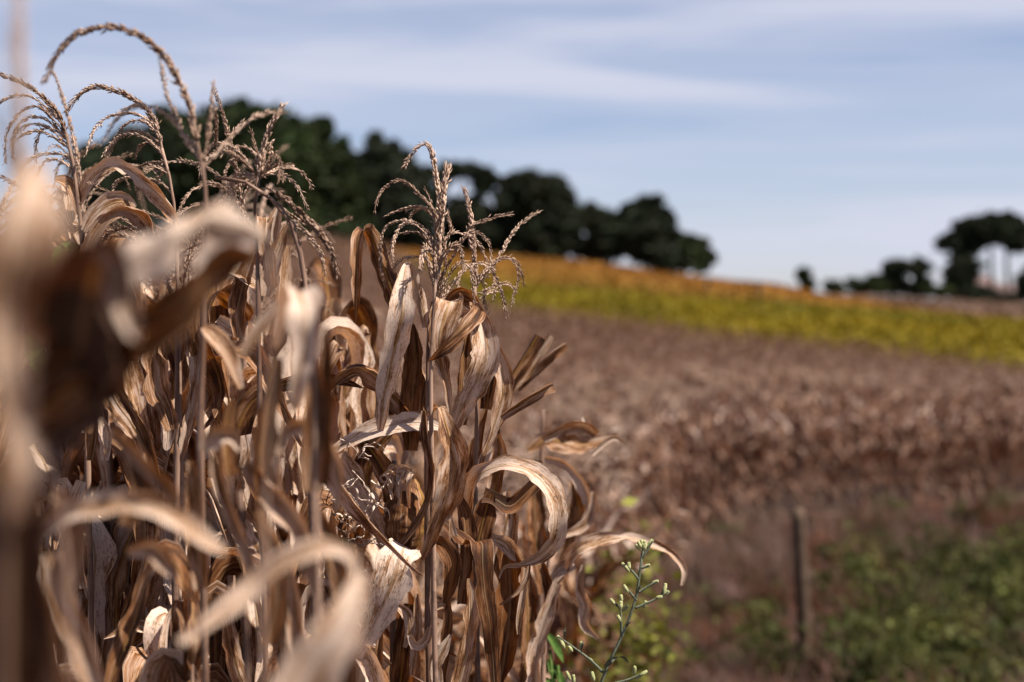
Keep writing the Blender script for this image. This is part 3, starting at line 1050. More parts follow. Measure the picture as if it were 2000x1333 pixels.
def leaf(H, D, pts, bleach=.5, rust=.3, side=None, roll=0, cup=.5, fold=.12, ripple=.13, jag=.085, name='leaf', label=None, m=9):
    """one traced leaf: pts (px, py, width_px, depth offset, roll deg); side = fixed image-plane angle of the cross direction"""
    root, base = H
    rows = []
    D0, D = D, ND(D)
    for p in pts:
        px, py, w = p[:3]
        dz = (p[3] if len(p) > 3 else 0.0) * D / D0
        rl = p[4] if len(p) > 4 else roll
        c = at(px, py, D + dz)
        rows.append((*c, w * (D + dz) / FPX / max(0.35, abs(math.cos(R(rl)))), R(rl)))
    Lp = sum(math.dist(rows[i][:3], rows[i + 1][:3]) for i in range(len(rows) - 1))
    n = int(np.clip(Lp / 0.0065, 14, 90))
    Y = smooth_path(rows, n)
    P, Wd, RL = Y[:, :3], np.maximum(Y[:, 3], 0.0015), Y[:, 4]
    T = tangents(P)
    if side is not None:
        ref = math.cos(R(side)) * RT + math.sin(R(side)) * UP
        S = unit(ref - T * (T @ ref)[:, None])
    else:
        view = unit(P - C0)
        X = np.cross(T, view)
        mag = np.linalg.norm(X, axis=1)
        S = np.zeros_like(P)
        prev = None
        for i in range(n):
            s = X[i] / max(mag[i], 1e-6)
            if prev is not None:
                if s @ prev < 0:
                    s = -s
                b = min(1.0, mag[i] / 0.5)
                s = s * b + prev * (1 - b)
                s = s - T[i] * (s @ T[i])
                s /= max(np.linalg.norm(s), 1e-6)
            S[i] = s
            prev = s
    N = np.cross(T, S)
    S = S * np.cos(RL)[:, None] + N * np.sin(RL)[:, None]
    a = Acc()
    ribbon(a, P, S, Wd, cup=cup, fold=fold, ripple=ripple, m=m, tint=(bleach, rust, HR.random()), rg=HR, jag=jag)
    o = a.build(name, M_LEAF, root, base)
    if label:
        o['label'] = label
    return o


def tas(H, D, spike, branches, w=1.0, dens=1.0):
    """a traced tassel: central spike and its side branches (photo points)"""
    root, base = H
    D = ND(D)

    def path(pts, n, wob):
        P = np.array([at(p[0], p[1], D + (p[2] if len(p) > 2 else 0)) for p in pts])
        P = smooth_path(P, n)
        off = HR.normal(0, 1)
        P[:, 1] += wob * off * np.linspace(0, 1, n)
        return P

    a = Acc()
    spikelet_branch(a, path(spike, 40, 0.01), .0018 * w, .0098 * w, .0024 * w, 5, .0042 / dens)
    t = a.build('tassel', M_TASSEL, root, base)
    for b in branches:
        c = Acc()
        spikelet_branch(c, path(b, 26, 0.03), .0011 * w, .0085 * w, .0018 * w, 3, .0044 / dens)
        c.build('tassel_branch', M_TASSEL, t, base)
    return t


# --- the sharp plant in the middle
A = hero(0, 0, 2.0, 'sharpest tall corn plant in focus with a hooked tassel and big bleached folded leaf', stalk=[(846, 590), (838, 640), (836, 730), (836, 806), (834, 900, .01), (836, 1050, .015), (836, 1200, .02)], w=12)
tas(A, 2.0, [(850, 600), (853, 520), (858, 440), (857, 385), (852, 348), (846, 310), (838, 287), (826, 283), (810, 296), (789, 328)],
    [[(854, 505), (853, 460), (852, 425), (838, 400), (818, 380), (800, 362), (784, 356), (766, 362), (750, 376), (741, 395), (736, 418)],
     [(854, 470), (848, 420), (842, 398), (837, 382), (832, 371)],
     [(852, 450), (848, 416), (834, 407), (806, 404), (780, 410), (753, 420)],
     [(852, 440), (840, 418), (824, 405), (810, 410), (799, 420), (797, 428)],
     [(850, 510), (842, 462), (826, 445), (808, 434), (786, 431), (768, 434), (753, 445), (745, 462), (742, 490), (744, 530), (752, 560)],
     [(850, 515), (834, 470), (818, 455), (800, 454), (780, 459), (769, 470), (763, 498)],
     [(850, 510), (836, 465), (820, 446), (802, 436), (788, 440), (776, 456), (769, 486), (770, 516)],
     [(849, 560), (836, 512), (820, 503), (800, 503), (780, 508), (766, 526)],
     [(852, 580), (858, 520), (862, 478), (868, 464), (882, 454), (898, 454), (918, 461), (934, 476), (946, 498), (950, 514)],
     [(850, 570), (862, 500), (872, 470), (880, 452), (872, 410), (873, 410)],
     [(852, 590), (866, 540), (884, 505), (904, 472), (922, 456), (940, 461), (954, 476), (960, 498), (961, 524)],
     [(850, 600), (848, 560), (838, 520), (832, 480), (828, 492), (826, 520)],
     [(853, 600), (880, 560), (905, 530), (936, 513), (959, 528), (973, 551), (982, 580), (985, 608)],
     [(852, 590), (876, 540), (890, 520), (902, 514), (915, 520), (922, 545), (924, 575), (930, 600)],
     [(853, 560), (870, 520), (868, 480), (866, 440), (869, 408)]])
# the shaded second spike crossing in front
A2 = hero(0, 0, 1.96, 'slim dark tasselled corn stalk crossing just before the sharp plant', stalk=[(852, 540), (846, 620), (842, 720), (842, 820), (846, 1000), (848, 1200)], w=10)
tas(A2, 1.96, [(850, 560), (855, 490), (860, 440), (864, 400), (867, 368), (871, 345), (874, 328)], [[(851, 540), (846, 500), (836, 488), (826, 500), (824, 530)], [(852, 530), (868, 500), (888, 480), (900, 490), (903, 520)]], w=1.25, dens=1.2)
# its leaves
leaf(A, 2.0, [(838, 800, 22, .03), (800, 690, 34, .02), (766, 570, 44, .02), (740, 500, 42, .02), (722, 458, 32, .0), (709, 452, 26, -.03), (699, 476, 28, -.05), (697, 540, 26, -.06), (696, 590, 16, -.06), (693, 632, 3, -.05)], .42, .55, side=12, cup=.9, fold=.35, ripple=.06, label='strap leaf folded over at the top, rusty underside')
leaf(A, 2.0, [(832, 640, 14, .03), (822, 590, 22, .03), (808, 545, 22, .02), (798, 516, 12, .0), (793, 522, 16, -.03), (788, 560, 36, -.05), (785, 612, 56, -.06), (772, 680, 52, -.05), (758, 735, 44, -.04), (748, 795, 30, -.03), (742, 850, 10, -.02)], .92, .12, side=-8, cup=.55, fold=.1, ripple=.05, label='wide bleached grey leaf, folded to a point')
leaf(A, 2.02, [(806, 632, 6), (810, 665, 26), (810, 705, 46), (806, 760, 54), (802, 820, 50), (800, 880, 34)], .33, .85, cup=.9, fold=.5, label='rusty brown hanging leaf with yellow midrib')
leaf(A, 2.03, [(784, 660, 10), (764, 730, 40), (752, 790, 46), (756, 850, 30)], .3, .5, cup=.7)
leaf(A, 2.0, [(850, 640, 30, .05), (872, 602, 60, .03), (880, 588, 64, .0), (876, 600, 62, -.02), (862, 640, 54, -.03), (858, 672, 44, -.03), (866, 720, 26, -.02), (874, 765, 18, -.02), (878, 805, 6, -.02)], .62, .35, side=4, cup=.5, fold=.12, ripple=.1)
leaf(A, 1.98, [(934, 598, 16, .04), (928, 612, 40, .0, -20), (904, 640, 44, -.02, -28), (876, 668, 32, -.03, -40), (850, 694, 14, -.03, -50), (836, 706, 4, -.02, -50)], .38, .3, cup=.5, fold=.2, ripple=.06, label='dull twisted leaf blade crossing the stalk')
leaf(A, 1.99, [(930, 614, 8), (904, 618, 26), (878, 626, 22), (850, 640, 14), (826, 634, 8)], .85, .1, cup=.3, ripple=.08)
leaf(A, 2.0, [(922, 590, 10, .02), (932, 606, 24, .0), (944, 640, 44, -.01), (950, 690, 60, -.02), (936, 735, 56, -.02), (914, 775, 46, -.01), (894, 815, 34, .0), (876, 865, 18, .01)], .78, .18, cup=.6, fold=.3, ripple=.05, label='broad pale leaf with yellow midrib')
leaf(A, 2.06, [(862, 610, 12), (880, 582, 26), (905, 572, 36), (928, 588, 34), (940, 620, 20)], .5, .4, roll=35, cup=.7)
leaf(A, 2.01, [(826, 860, 14, .02), (802, 818, 26, .01), (768, 770, 40, .0), (728, 728, 46, -.01), (694, 715, 36, -.02), (662, 733, 24, -.02), (640, 764, 5, -.02)], .5, .35, roll=-38, cup=.9, fold=.3, label='leaf arching left with dark underside')
leaf(A, 1.98, [(636, 888, 12), (690, 860, 32), (738, 836, 38), (790, 826, 40), (832, 826, 34), (864, 838, 10)], .9, .05, roll=-18, cup=.4, fold=.05, ripple=.05, label='cream leaf with parallel veins lying level')
leaf(A, 1.96, [(836, 812, 8, .02), (846, 800, 14, .01), (858, 797, 18, .0), (866, 815, 26, -.02), (880, 858, 52, -.03), (889, 900, 68, -.03), (880, 950, 62, -.03), (864, 1000, 46, -.02), (844, 1050, 28, -.01), (824, 1094, 6, .0)], .6, .3, side=-15, cup=.75, fold=.3, ripple=.05, label='large speckled leaf hanging before the stalk')
leaf(A, 1.95, [(830, 802, 12), (836, 855, 18), (846, 912, 16), (843, 965, 15), (822, 1018, 17), (786, 1066, 10), (772, 1080, 3)], .45, .2, roll=50, cup=1.1)
leaf(A, 1.99, [(842, 1052, 16, .01), (866, 1066, 34, -.01), (884, 1096, 42, -.02), (882, 1134, 30, -.02), (870, 1180, 10, -.01)], .28, 1.0, roll=12, cup=.5, label='rust orange drooping leaf')
leaf(A, 1.97, [(850, 1004, 18, .04), (880, 1030, 22, .03), (912, 1062, 36, .01), (930, 1058, 42, .0), (941, 1062, 44, -.02), (942, 1100, 44, -.03), (946, 1150, 42, -.03), (956, 1220, 32, -.03), (962, 1280, 30, -.02), (966, 1350, 24, -.02)], .16, .75, side=2, cup=.18, fold=.04, ripple=.03, jag=.03, label='flat dark brown strap hanging from a rolled edge')
leaf(A, 1.98, [(916, 1130, 8), (920, 1170, 30), (918, 1228, 36), (908, 1288, 38), (894, 1350, 34)], .58, .35, cup=.6, fold=.3)
leaf(A, 1.99, [(877, 1158, 4), (879, 1210, 20), (874, 1275, 24), (864, 1345, 22)], .4, .6, roll=30, cup=.8, fold=.4)
leaf(A, 1.98, [(880, 1240, 6), (862, 1275, 26), (850, 1300, 26), (858, 1350, 24)], .82, .2, cup=.3)
leaf(A, 2.02, [(890, 960, 12), (905, 1010, 34), (908, 1060, 40), (905, 1120, 34), (900, 1180, 20)], .3, .8, roll=-25, cup=.7, fold=.3)
leaf(A, 1.99, [(880, 1010, 6), (886, 1050, 16), (890, 1090, 12), (884, 1120, 4)], .8, .2, cup=.4)
leaf(A, 2.02, [(868, 1180, 14), (842, 1190, 20), (850, 1230, 26), (862, 1210, 14)], .75, .2, cup=.4)

B = hero(0, 0, 2.08, 'corn plant just right of the sharpest one, with a straight brown tassel spike', stalk=[(928, 560), (927, 640), (930, 720), (932, 800), (930, 880), (928, 1000), (930, 1150)], w=10)
tas(B, 2.1, [(929, 560), (926, 500), (924, 455), (920, 430), (914, 396), (906, 367)],
    [[(926, 500), (914, 460), (918, 444), (940, 434), (970, 424), (998, 419)],
     [(929, 560), (958, 530), (975, 500), (990, 474), (1008, 446), (1036, 422), (1052, 412)],
     [(930, 560), (950, 522), (972, 508), (998, 505), (1014, 520), (1021, 545), (1023, 560)],
     [(930, 562), (950, 530), (966, 513), (986, 505), (1003, 510), (1012, 530), (1012, 550), (1004, 575), (1000, 600)],
     [(930, 565), (945, 535), (961, 522), (966, 550), (965, 585)],
     [(928, 570), (934, 540), (944, 560), (946, 590), (952, 615)],
     [(928, 575), (945, 570), (968, 558), (990, 556), (1010, 570)],
     [(926, 540), (916, 520), (902, 530), (896, 560), (900, 590)],
     [(930, 590), (950, 575), (975, 570), (985, 590), (990, 620)]])
leaf(B, 2.06, [(955, 660, 10), (968, 690, 26), (980, 730, 34), (982, 775, 36), (968, 825, 32), (950, 875, 26), (936, 920, 12)], .72, .35, roll=-20, cup=.6, fold=.3, label='upright pale leaf with yellow edge')
leaf(B, 2.04, [(978, 815, 18), (1005, 796, 28), (1040, 774, 30), (1066, 758, 30), (1080, 752, 34)], .55, .4, roll=25, cup=1.7, fold=.1, label='broken rolled leaf pointing right')
leaf(B, 2.35, [(975, 790, 20), (1000, 740, 30), (1030, 690, 34), (1050, 655, 34)], .3, .4, roll=30, cup=1.5)
leaf(B, 2.5, [(1010, 760, 16), (1046, 720, 28), (1080, 690, 26), (1104, 672, 24)], .45, .3, roll=30, cup=1.6)
leaf(B, 2.4, [(985, 770, 10), (1020, 730, 22), (1050, 690, 20), (1075, 655, 14)], .7, .2, roll=40, cup=.8)
leaf(B, 2.0, [(912, 1000, 26, .03), (918, 960, 32, .02), (934, 930, 32, .0), (964, 914, 32, -.01), (1002, 911, 32, -.02), (1044, 928, 38, -.02), (1074, 962, 42, -.02), (1084, 1010, 38, -.02), (1077, 1054, 36, -.01), (1052, 1084, 28, .0), (1018, 1101, 15, .0), (988, 1106, 9, .0), (974, 1130, 4, .0)], .85, .3, roll=-40, cup=.55, fold=.15, ripple=.07, label='long leaf looping over to the right')
leaf(B, 2.02, [(1034, 1100, 6), (1028, 1130, 11), (1010, 1158, 9), (976, 1182, 3)], .55, .3, cup=.6)
leaf(B, 2.05, [(944, 968, 30), (966, 975, 26), (994, 990, 34), (1020, 972, 28), (1048, 944, 26)], .12, .6, roll=-15, cup=.4, label='black spotted leaf inside the loop')
leaf(B, 2.05, [(958, 965, 20), (948, 1000, 46), (938, 1040, 48), (930, 1090, 40)], .2, .5, cup=.5, fold=.2)
leaf(B, 2.07, [(988, 1060, 30), (994, 1110, 60), (996, 1180, 62), (990, 1250, 52), (976, 1345, 36)], .25, 1.0, roll=10, cup=.5, fold=.3, label='wide orange leaf low on the right')
leaf(B, 2.06, [(960, 1050, 16), (990, 1062, 30), (1005, 1085, 24), (1018, 1098, 6)], .92, .1, roll=20, cup=.4)
leaf(B, 2.03, [(1026, 1110, 6), (1022, 1160, 14), (1014, 1210, 14), (1012, 1240, 5)], .7, .4, cup=.7)
leaf(B, 2.1, [(912, 640, 10), (905, 700, 30), (900, 760, 34), (895, 830, 24)], .25, .7, roll=-30, cup=.7, fold=.4)
leaf(B, 2.1, [(950, 800, 12), (938, 860, 30), (924, 920, 32), (914, 980, 22)], .5, .5, roll=30, cup=.8, fold=.3)
leaf(B, 2.14, [(965, 830, 10), (975, 880, 36), (968, 950, 42), (956, 1010, 28)], .55, .55, roll=20, cup=.8)
leaf(B, 2.2, [(990, 960, 12), (1002, 1010, 26), (996, 1060, 30), (990, 1120, 24)], .8, .2, roll=20, cup=.5)
leaf(B, 2.16, [(925, 640, 10), (950, 660, 26), (960, 720, 36), (950, 800, 30)], .4, .5, roll=20, cup=.9)

# --- plant left of the sharp one, below: ear, white leaf, withered bindweed
Cc = hero(0, 0, 2.05, 'short corn plant with a husked ear and a large white leaf beside the sharp stalk', stalk=[(770, 900), (772, 1000), (770, 1120), (768, 1260)], w=13)
leaf(Cc, 1.92, [(790, 1068, 58, .03), (784, 1082, 80, .0), (774, 1112, 84, -.01), (756, 1162, 74, -.01), (734, 1212, 54, .0), (708, 1260, 32, .01), (686, 1300, 18, .02), (668, 1340, 14, .03)], 1.0, .0, cup=.28, fold=.05, ripple=.05, jag=.09, label='large bone white leaf with a ragged end')
leaf(Cc, 1.86, [(600, 868, 14), (648, 925, 34), (690, 984, 30), (730, 1030, 20), (770, 1072, 12), (806, 1108, 8), (826, 1124, 4)], .6, .3, roll=30, cup=1.3, fold=.4, label='rolled pinkish leaf running diagonally')
e = Acc()
ss = np.linspace(0, 1, 18)
Pe = np.array([at(786 + 10 * s, 1085 - 150 * s, 2.05) for s in ss])
tube(e, Pe, (0.006 + .026 * np.sin(np.pi * np.clip(ss * .9 + .05, 0, 1)) ** .75) * (1 + .05 * np.cos(ss * 40)), 14, tint=(.3, .5, .3))
for q in range(9):
    px0 = 778 + HR.uniform(-14, 24)
    P_ = [(px0, 975 + HR.uniform(-20, 20), 8), (px0 + HR.uniform(-6, 6), 940, 13), (px0 + HR.uniform(-14, 14), 915 + HR.uniform(-8, 8), 11), (px0 + HR.uniform(-26, 26), 925 + HR.uniform(-5, 15), 6), (px0 + HR.uniform(-30, 30), 960 + HR.uniform(-10, 10), 2)]
    rows = [(*at(a_, b_, 2.0 + HR.uniform(-.01, .02)), c_ * 2.0 / FPX) for a_, b_, c_ in P_]
    Y = smooth_path(rows, 22)
    T_ = tangents(Y[:, :3])
    S_ = unit(np.cross(T_, unit(Y[:, :3] - C0) + np.array((.5, 0, .2))))
    ribbon(e, Y[:, :3], S_, np.maximum(Y[:, 3], .001), cup=1.0, m=5, tint=(.85, .1, HR.random()), rg=HR)
e.build('ear', M_HUSK, Cc[0], Cc[1])
leaf(Cc, 2.05, [(700, 850, 26), (740, 900, 44), (768, 960, 48), (780, 1020, 36)], .35, .5, roll=20, cup=.7)
leaf(Cc, 2.04, [(660, 890, 34), (690, 940, 56), (722, 1000, 54), (748, 1050, 40), (760, 1090, 20)], .78, .35, roll=-10, cup=.5, fold=.2)
leaf(Cc, 2.1, [(770, 840, 12), (745, 870, 40), (722, 910, 48), (716, 960, 30)], .15, .3, roll=40, cup=.9)
leaf(Cc, 1.98, [(745, 1230, 10), (742, 1280, 18), (740, 1345, 20)], .5, .8, roll=20, cup=.9)
leaf(Cc, 2.0, [(770, 1180, 10), (795, 1200, 22), (800, 1235, 18), (790, 1265, 8)], .8, .2, cup=.5)
leaf(Cc, 2.02, [(690, 1285, 30), (730, 1275, 30), (760, 1300, 20)], .85, .15, roll=40, cup=.4)
leaf(Cc, 2.04, [(800, 1180, 20), (790, 1240, 36), (785, 1300, 40), (780, 1360, 36)], .2, .5, roll=15, cup=.7)
leaf(Cc, 2.0, [(815, 1160, 8), (818, 1210, 22), (812, 1265, 20), (806, 1320, 12)], .7, .4, roll=25, cup=.8)
leaf(Cc, 1.97, [(800, 1240, 10), (812, 1262, 18), (830, 1250, 20), (838, 1225, 8)], .85, .1, roll=20, cup=.6)

# --- the left stand: two sharp tassels against the sky
L1 = hero(0, 0, 2.0, 'tall corn plant with a tassel drooping left over the blurred bright leaf', stalk=[(130, 262), (140, 305), (148, 360), (156, 425), (162, 490), (164, 560), (166, 700, .05)], w=10)
tas(L1, 2.0, [(132, 268), (120, 238), (104, 212), (84, 192), (62, 174), (35, 158), (12, 149), (-12, 141)],
    [[(122, 245), (104, 222), (84, 206), (63, 190), (38, 186), (12, 192), (-6, 206), (-18, 226)],
     [(128, 262), (110, 240), (86, 214), (66, 210), (48, 216), (34, 232), (20, 258), (16, 290), (18, 322)],
     [(134, 272), (118, 258), (98, 240), (76, 228), (48, 231), (28, 250), (20, 276), (20, 302)],
     [(137, 285), (120, 272), (98, 252), (70, 242), (40, 250), (22, 278), (24, 310), (26, 312)],
     [(136, 282), (122, 266), (102, 252), (82, 246), (68, 254), (56, 277), (51, 315)],
     [(138, 296), (124, 282), (100, 266), (74, 256), (46, 263), (24, 282)],
     [(140, 312), (130, 305), (110, 300), (80, 302), (60, 312), (42, 332)],
     [(142, 340), (132, 326), (118, 316), (96, 308), (74, 312), (60, 326), (52, 340)]])
leaf(L1, 2.0, [(154, 402, 14, .02, -25), (166, 372, 26, .01, -25), (186, 342, 34, .0, -25), (220, 326, 32, -.01, -30), (252, 332, 26, -.01, 5), (282, 356, 30, -.02, 28), (310, 382, 32, -.02, 35), (332, 408, 24, -.01, 35), (346, 432, 6, .0, 35)], .88, .35, roll=0, cup=.6, fold=.1, ripple=.12, label='leaf arching right against the dark trees')
leaf(L1, 1.99, [(163, 452, 12), (184, 424, 32), (210, 402, 42), (240, 395, 36), (262, 408, 14)], .72, .25, roll=-25, cup=.5)
leaf(L1, 1.97, [(172, 500, 32, 0, -25), (188, 462, 36, 0, -25), (214, 428, 30, 0, -30), (242, 412, 26, 0, 0), (268, 416, 40, 0, 35), (286, 432, 44, 0, 35), (294, 456, 24, 0, 35), (288, 476, 8, 0, 35)], .68, .8, roll=0, cup=.9, fold=.1, label='curled leaf with orange underside')
leaf(L1, 2.0, [(152, 420, 10), (142, 380, 26), (128, 358, 26), (108, 352, 14)], .5, .4, roll=35, cup=.7)
leaf(L1, 2.02, [(154, 440, 10), (140, 430, 24), (132, 380, 28), (122, 360, 6)], .75, .2, roll=20, cup=.6)
leaf(L1, 2.02, [(160, 520, 14), (150, 470, 24), (130, 430, 30), (112, 410, 20)], .6, .3, roll=30, cup=.6)

L2 = hero(0, 0, 2.02, 'corn plant with a fountain shaped tassel against the dark wood', stalk=[(316, 290), (324, 318), (332, 350), (340, 400), (342, 440), (346, 520), (348, 640)], w=8)
tas(L2, 2.02, [(318, 300), (312, 268), (302, 240), (292, 222), (274, 203), (252, 189), (226, 178), (198, 172), (176, 176), (160, 188), (148, 202), (137, 219)],
    [[(286, 214), (262, 201), (238, 201), (212, 207)],
     [(312, 268), (300, 244), (281, 230), (258, 224), (228, 231), (204, 249), (192, 276), (186, 312)],
     [(316, 280), (300, 254), (274, 235), (242, 240), (218, 268), (204, 298), (200, 328)],
     [(318, 292), (296, 268), (268, 256), (238, 262), (212, 286), (196, 318)],
     [(320, 302), (304, 286), (284, 270), (264, 264), (240, 266), (214, 290), (206, 308)],
     [(322, 316), (312, 300), (296, 282), (272, 272), (250, 280), (236, 300)],
     [(310, 260), (306, 236), (298, 226), (290, 214)],
     [(326, 330), (318, 318), (300, 315), (276, 318), (262, 330), (254, 360), (257, 390)],
     [(328, 340), (312, 330), (296, 328), (284, 338)],
     [(330, 352), (322, 330), (308, 345), (300, 330), (290, 318)],
     [(336, 380), (318, 360), (290, 350), (254, 345), (230, 352), (216, 370), (212, 388)]])
leaf(L2, 2.02, [(345, 450, 10), (338, 430, 20), (318, 408, 20), (300, 380, 12)], .4, .5, roll=30, cup=.8)

L3 = hero(0, 0, 1.66, 'soft focus corn plant whose long bare tassel arches highest over the left', stalk=[(392, 300), (400, 360), (404, 440), (400, 540), (396, 700), (392, 900)], w=13)
tas(L3, 1.66, [(392, 310), (386, 280), (380, 248), (372, 210), (358, 176), (344, 148), (326, 117), (301, 91), (268, 68), (230, 56), (194, 56), (160, 66), (132, 87), (108, 122), (90, 162)],
    [[(390, 300), (376, 280), (356, 262), (340, 226), (322, 190), (310, 140), (300, 96)],
     [(394, 320), (360, 270), (340, 240), (300, 210), (260, 205), (220, 230), (190, 280)],
     [(398, 330), (402, 290), (408, 240), (412, 200), (414, 158)],
     [(396, 330), (420, 300), (450, 262), (480, 230), (510, 216), (546, 212)]], w=1.05, dens=.9)
L4 = hero(0, 0, 1.86, 'corn plant with a tangled bushy tassel right of the high arch', stalk=[(505, 345), (498, 390), (500, 450), (504, 560), (506, 700)], w=10)
tas(L4, 1.86, [(505, 350), (510, 316), (522, 272), (534, 246), (546, 226), (557, 209)],
    [[(505, 345), (514, 310), (524, 285), (528, 276), (526, 300), (520, 330)],
     [(500, 345), (470, 300), (440, 282), (415, 290), (400, 320), (396, 350)],
     [(502, 340), (470, 310), (445, 300), (425, 315), (418, 345)],
     [(504, 345), (480, 318), (460, 312), (446, 330), (440, 360)],
     [(504, 340), (500, 310), (485, 290), (460, 286), (440, 300)],
     [(424, 300), (426, 280), (434, 250), (438, 217)],
     [(430, 310), (440, 290), (452, 262), (470, 238)],
     [(506, 345), (530, 330), (548, 322), (552, 340), (552, 362)],
     [(508, 342), (532, 315), (540, 302), (550, 318), (561, 358)],
     [(508, 345), (545, 328), (572, 326), (590, 342), (600, 366)],
     [(505, 350), (486, 340), (466, 338), (452, 348), (450, 380), (446, 400), (438, 410)],
     [(506, 350), (520, 330), (500, 300), (494, 285), (488, 262), (484, 252)],
     [(500, 355), (480, 345), (450, 360), (446, 390), (430, 408)]])
L5 = hero(0, 0, 1.84, 'broken corn stalk bowed over to the right with long hanging tassel', stalk=[(420, 346), (445, 344), (470, 352), (505, 370), (540, 398), (566, 430), (580, 470), (592, 520), (600, 620), (604, 760)], w=11)
tas(L5, 1.84, [(520, 366), (556, 388), (590, 420), (620, 450), (642, 480), (656, 510), (660, 540)],
    [[(540, 395), (580, 430), (610, 440), (632, 470), (640, 500), (646, 520)], [(560, 425), (590, 450), (606, 470), (622, 495), (628, 540)], [(560, 420), (580, 480), (588, 520), (600, 560)]], w=1.15)
leaf(L5, 1.88, [(545, 400, 10), (540, 430, 26), (536, 460, 20), (538, 475, 6)], .85, .2, roll=15, cup=.6)
leaf(L5, 1.9, [(560, 440, 14), (545, 480, 30), (530, 530, 34), (520, 580, 20)], .75, .4, roll=20, cup=.7)
leaf(L4, 1.9, [(505, 520, 26, .04), (512, 470, 34, .02), (516, 432, 36, .0), (520, 428, 40, -.02), (518, 470, 42, -.03), (524, 520, 34, -.03), (530, 560, 16, -.02)], .66, .6, side=8, cup=.5, fold=.2)
leaf(L4, 1.95, [(500, 560, 20), (460, 530, 36), (430, 520, 34), (405, 540, 20)], .7, .3, roll=35, cup=.6)
leaf(L4, 1.95, [(500, 480, 14), (480, 540, 34), (466, 600, 38), (470, 660, 24)], .5, .6, roll=20, cup=.8)
leaf(L4, 2.0, [(560, 480, 14), (556, 540, 30), (552, 600, 32), (540, 660, 20)], .7, .5, roll=-25, cup=.8)

# --- left middle, sharp pieces in the gap
L6 = hero(0, 0, 2.0, 'half hidden corn plant with torn sunlit leaves in the gap at left', stalk=[(346, 640), (346, 740), (346, 860), (344, 1000), (342, 1150)], w=13)
leaf(L6, 2.0, [(372, 622, 14), (382, 660, 30), (386, 720, 28), (380, 780, 26), (370, 840, 26), (356, 895, 14)], .7, .3, roll=30, cup=.8, fold=.3)
leaf(L6, 1.98, [(300, 640, 40), (302, 700, 56), (308, 760, 56), (326, 800, 44), (336, 840, 24)], .5, .7, roll=8, cup=.5, fold=.15, jag=.12)
leaf(L6, 1.98, [(204, 740, 30), (230, 790, 50), (260, 830, 48), (284, 880, 42), (300, 930, 20)], .62, .35, roll=5, cup=.5, jag=.1)
leaf(L6, 1.96, [(210, 720, 12), (250, 780, 20), (282, 840, 20), (306, 910, 18), (320, 960, 10)], .3, .4, roll=40, cup=1.0)
leaf(L6, 2.02, [(180, 760, 22), (180, 810, 28), (180, 850, 26), (176, 900, 14)], .45, .7, roll=10, cup=.8)
leaf(L6, 1.99, [(320, 800, 20), (328, 830, 30), (326, 870, 20), (324, 880, 6)], .95, .1, cup=.5)
leaf(L6, 2.0, [(196, 815, 12), (206, 850, 26), (204, 900, 16)], .9, .1, cup=.5)
leaf(L6, 2.03, [(312, 600, 20), (330, 650, 34), (344, 700, 30), (350, 740, 14)], .2, .7, roll=15, cup=.8)
leaf(L6, 2.06, [(270, 690, 30), (230, 700, 40), (200, 720, 30)], .2, .9, roll=20, cup=.8)
leaf(L6, 2.0, [(426, 622, 20), (450, 640, 30), (470, 650, 20)], .95, .1, roll=20, cup=.5, jag=.12)
leaf(L6, 2.0, [(115, 945, 8), (122, 940, 26), (126, 970, 34), (118, 1000, 20)], .8, .3, cup=.6)
leaf(L6, 2.0, [(160, 940, 20), (140, 1000, 34), (150, 1070, 36), (160, 1150, 26)], .85, .25, roll=10, cup=.7, jag=.1)
leaf(L6, 2.0, [(75, 980, 20), (90, 1100, 36), (95, 1220, 40), (90, 1345, 36)], .7, .3, roll=10, cup=.8, jag=.12)
leaf(L6, 2.05, [(250, 1270, 10), (290, 1235, 24), (325, 1215, 18), (352, 1190, 4)], .4, .5, roll=20, cup=.8)
leaf(L6, 2.0, [(480, 850, 24), (485, 880, 30), (478, 915, 24)], .85, .1, roll=10, cup=.3, jag=.1)

# --- blurred plants close to the lens
F1 = hero(0, 0, 0.68, 'very blurred pale corn plant at the left frame edge closest to the lens', stalk=[(20, 760), (14, 900), (10, 1100), (8, 1350)], w=26)
leaf(F1, .66, [(84, 322, 50, .03), (64, 350, 130, .0), (48, 420, 160, -.01), (36, 510, 136, -.01), (20, 620, 120, .0), (10, 720, 100, .0), (30, 830, 70, .01), (46, 930, 66, .01), (40, 1010, 30, .02)], 0.72, .1, roll=-14, cup=.5, fold=.1)
leaf(F1, .72, [(36, 850, 40), (28, 960, 100), (30, 1100, 120), (28, 1250, 120), (30, 1380, 100)], -.3, .0, roll=42, cup=.7)  # shade from neighbouring leaves painted in as a near black tint
leaf(F1, .78, [(60, 860, 40), (56, 960, 110), (54, 1100, 130), (50, 1250, 130), (50, 1390, 110)], -.2, .0, roll=40, cup=.5)  # extra layer added behind to keep this mass dark; shade in its colour
leaf(F1, .8, [(70, 1080, 30), (95, 1180, 50), (110, 1290, 60), (120, 1380, 50)], .6, .3, roll=30, cup=.8)
tas(F1, .9, [(24, 700), (26, 480), (26, 320), (30, 220), (28, 120), (26, 20), (22, -60)], [[(26, 330), (40, 270), (46, 180), (44, 60)], [(26, 330), (12, 240), (8, 120), (4, -20)], [(27, 300), (34, 200), (36, 80), (30, -40)], [(26, 360), (36, 300), (34, 250), (8, 200)]], w=.6, dens=.8)

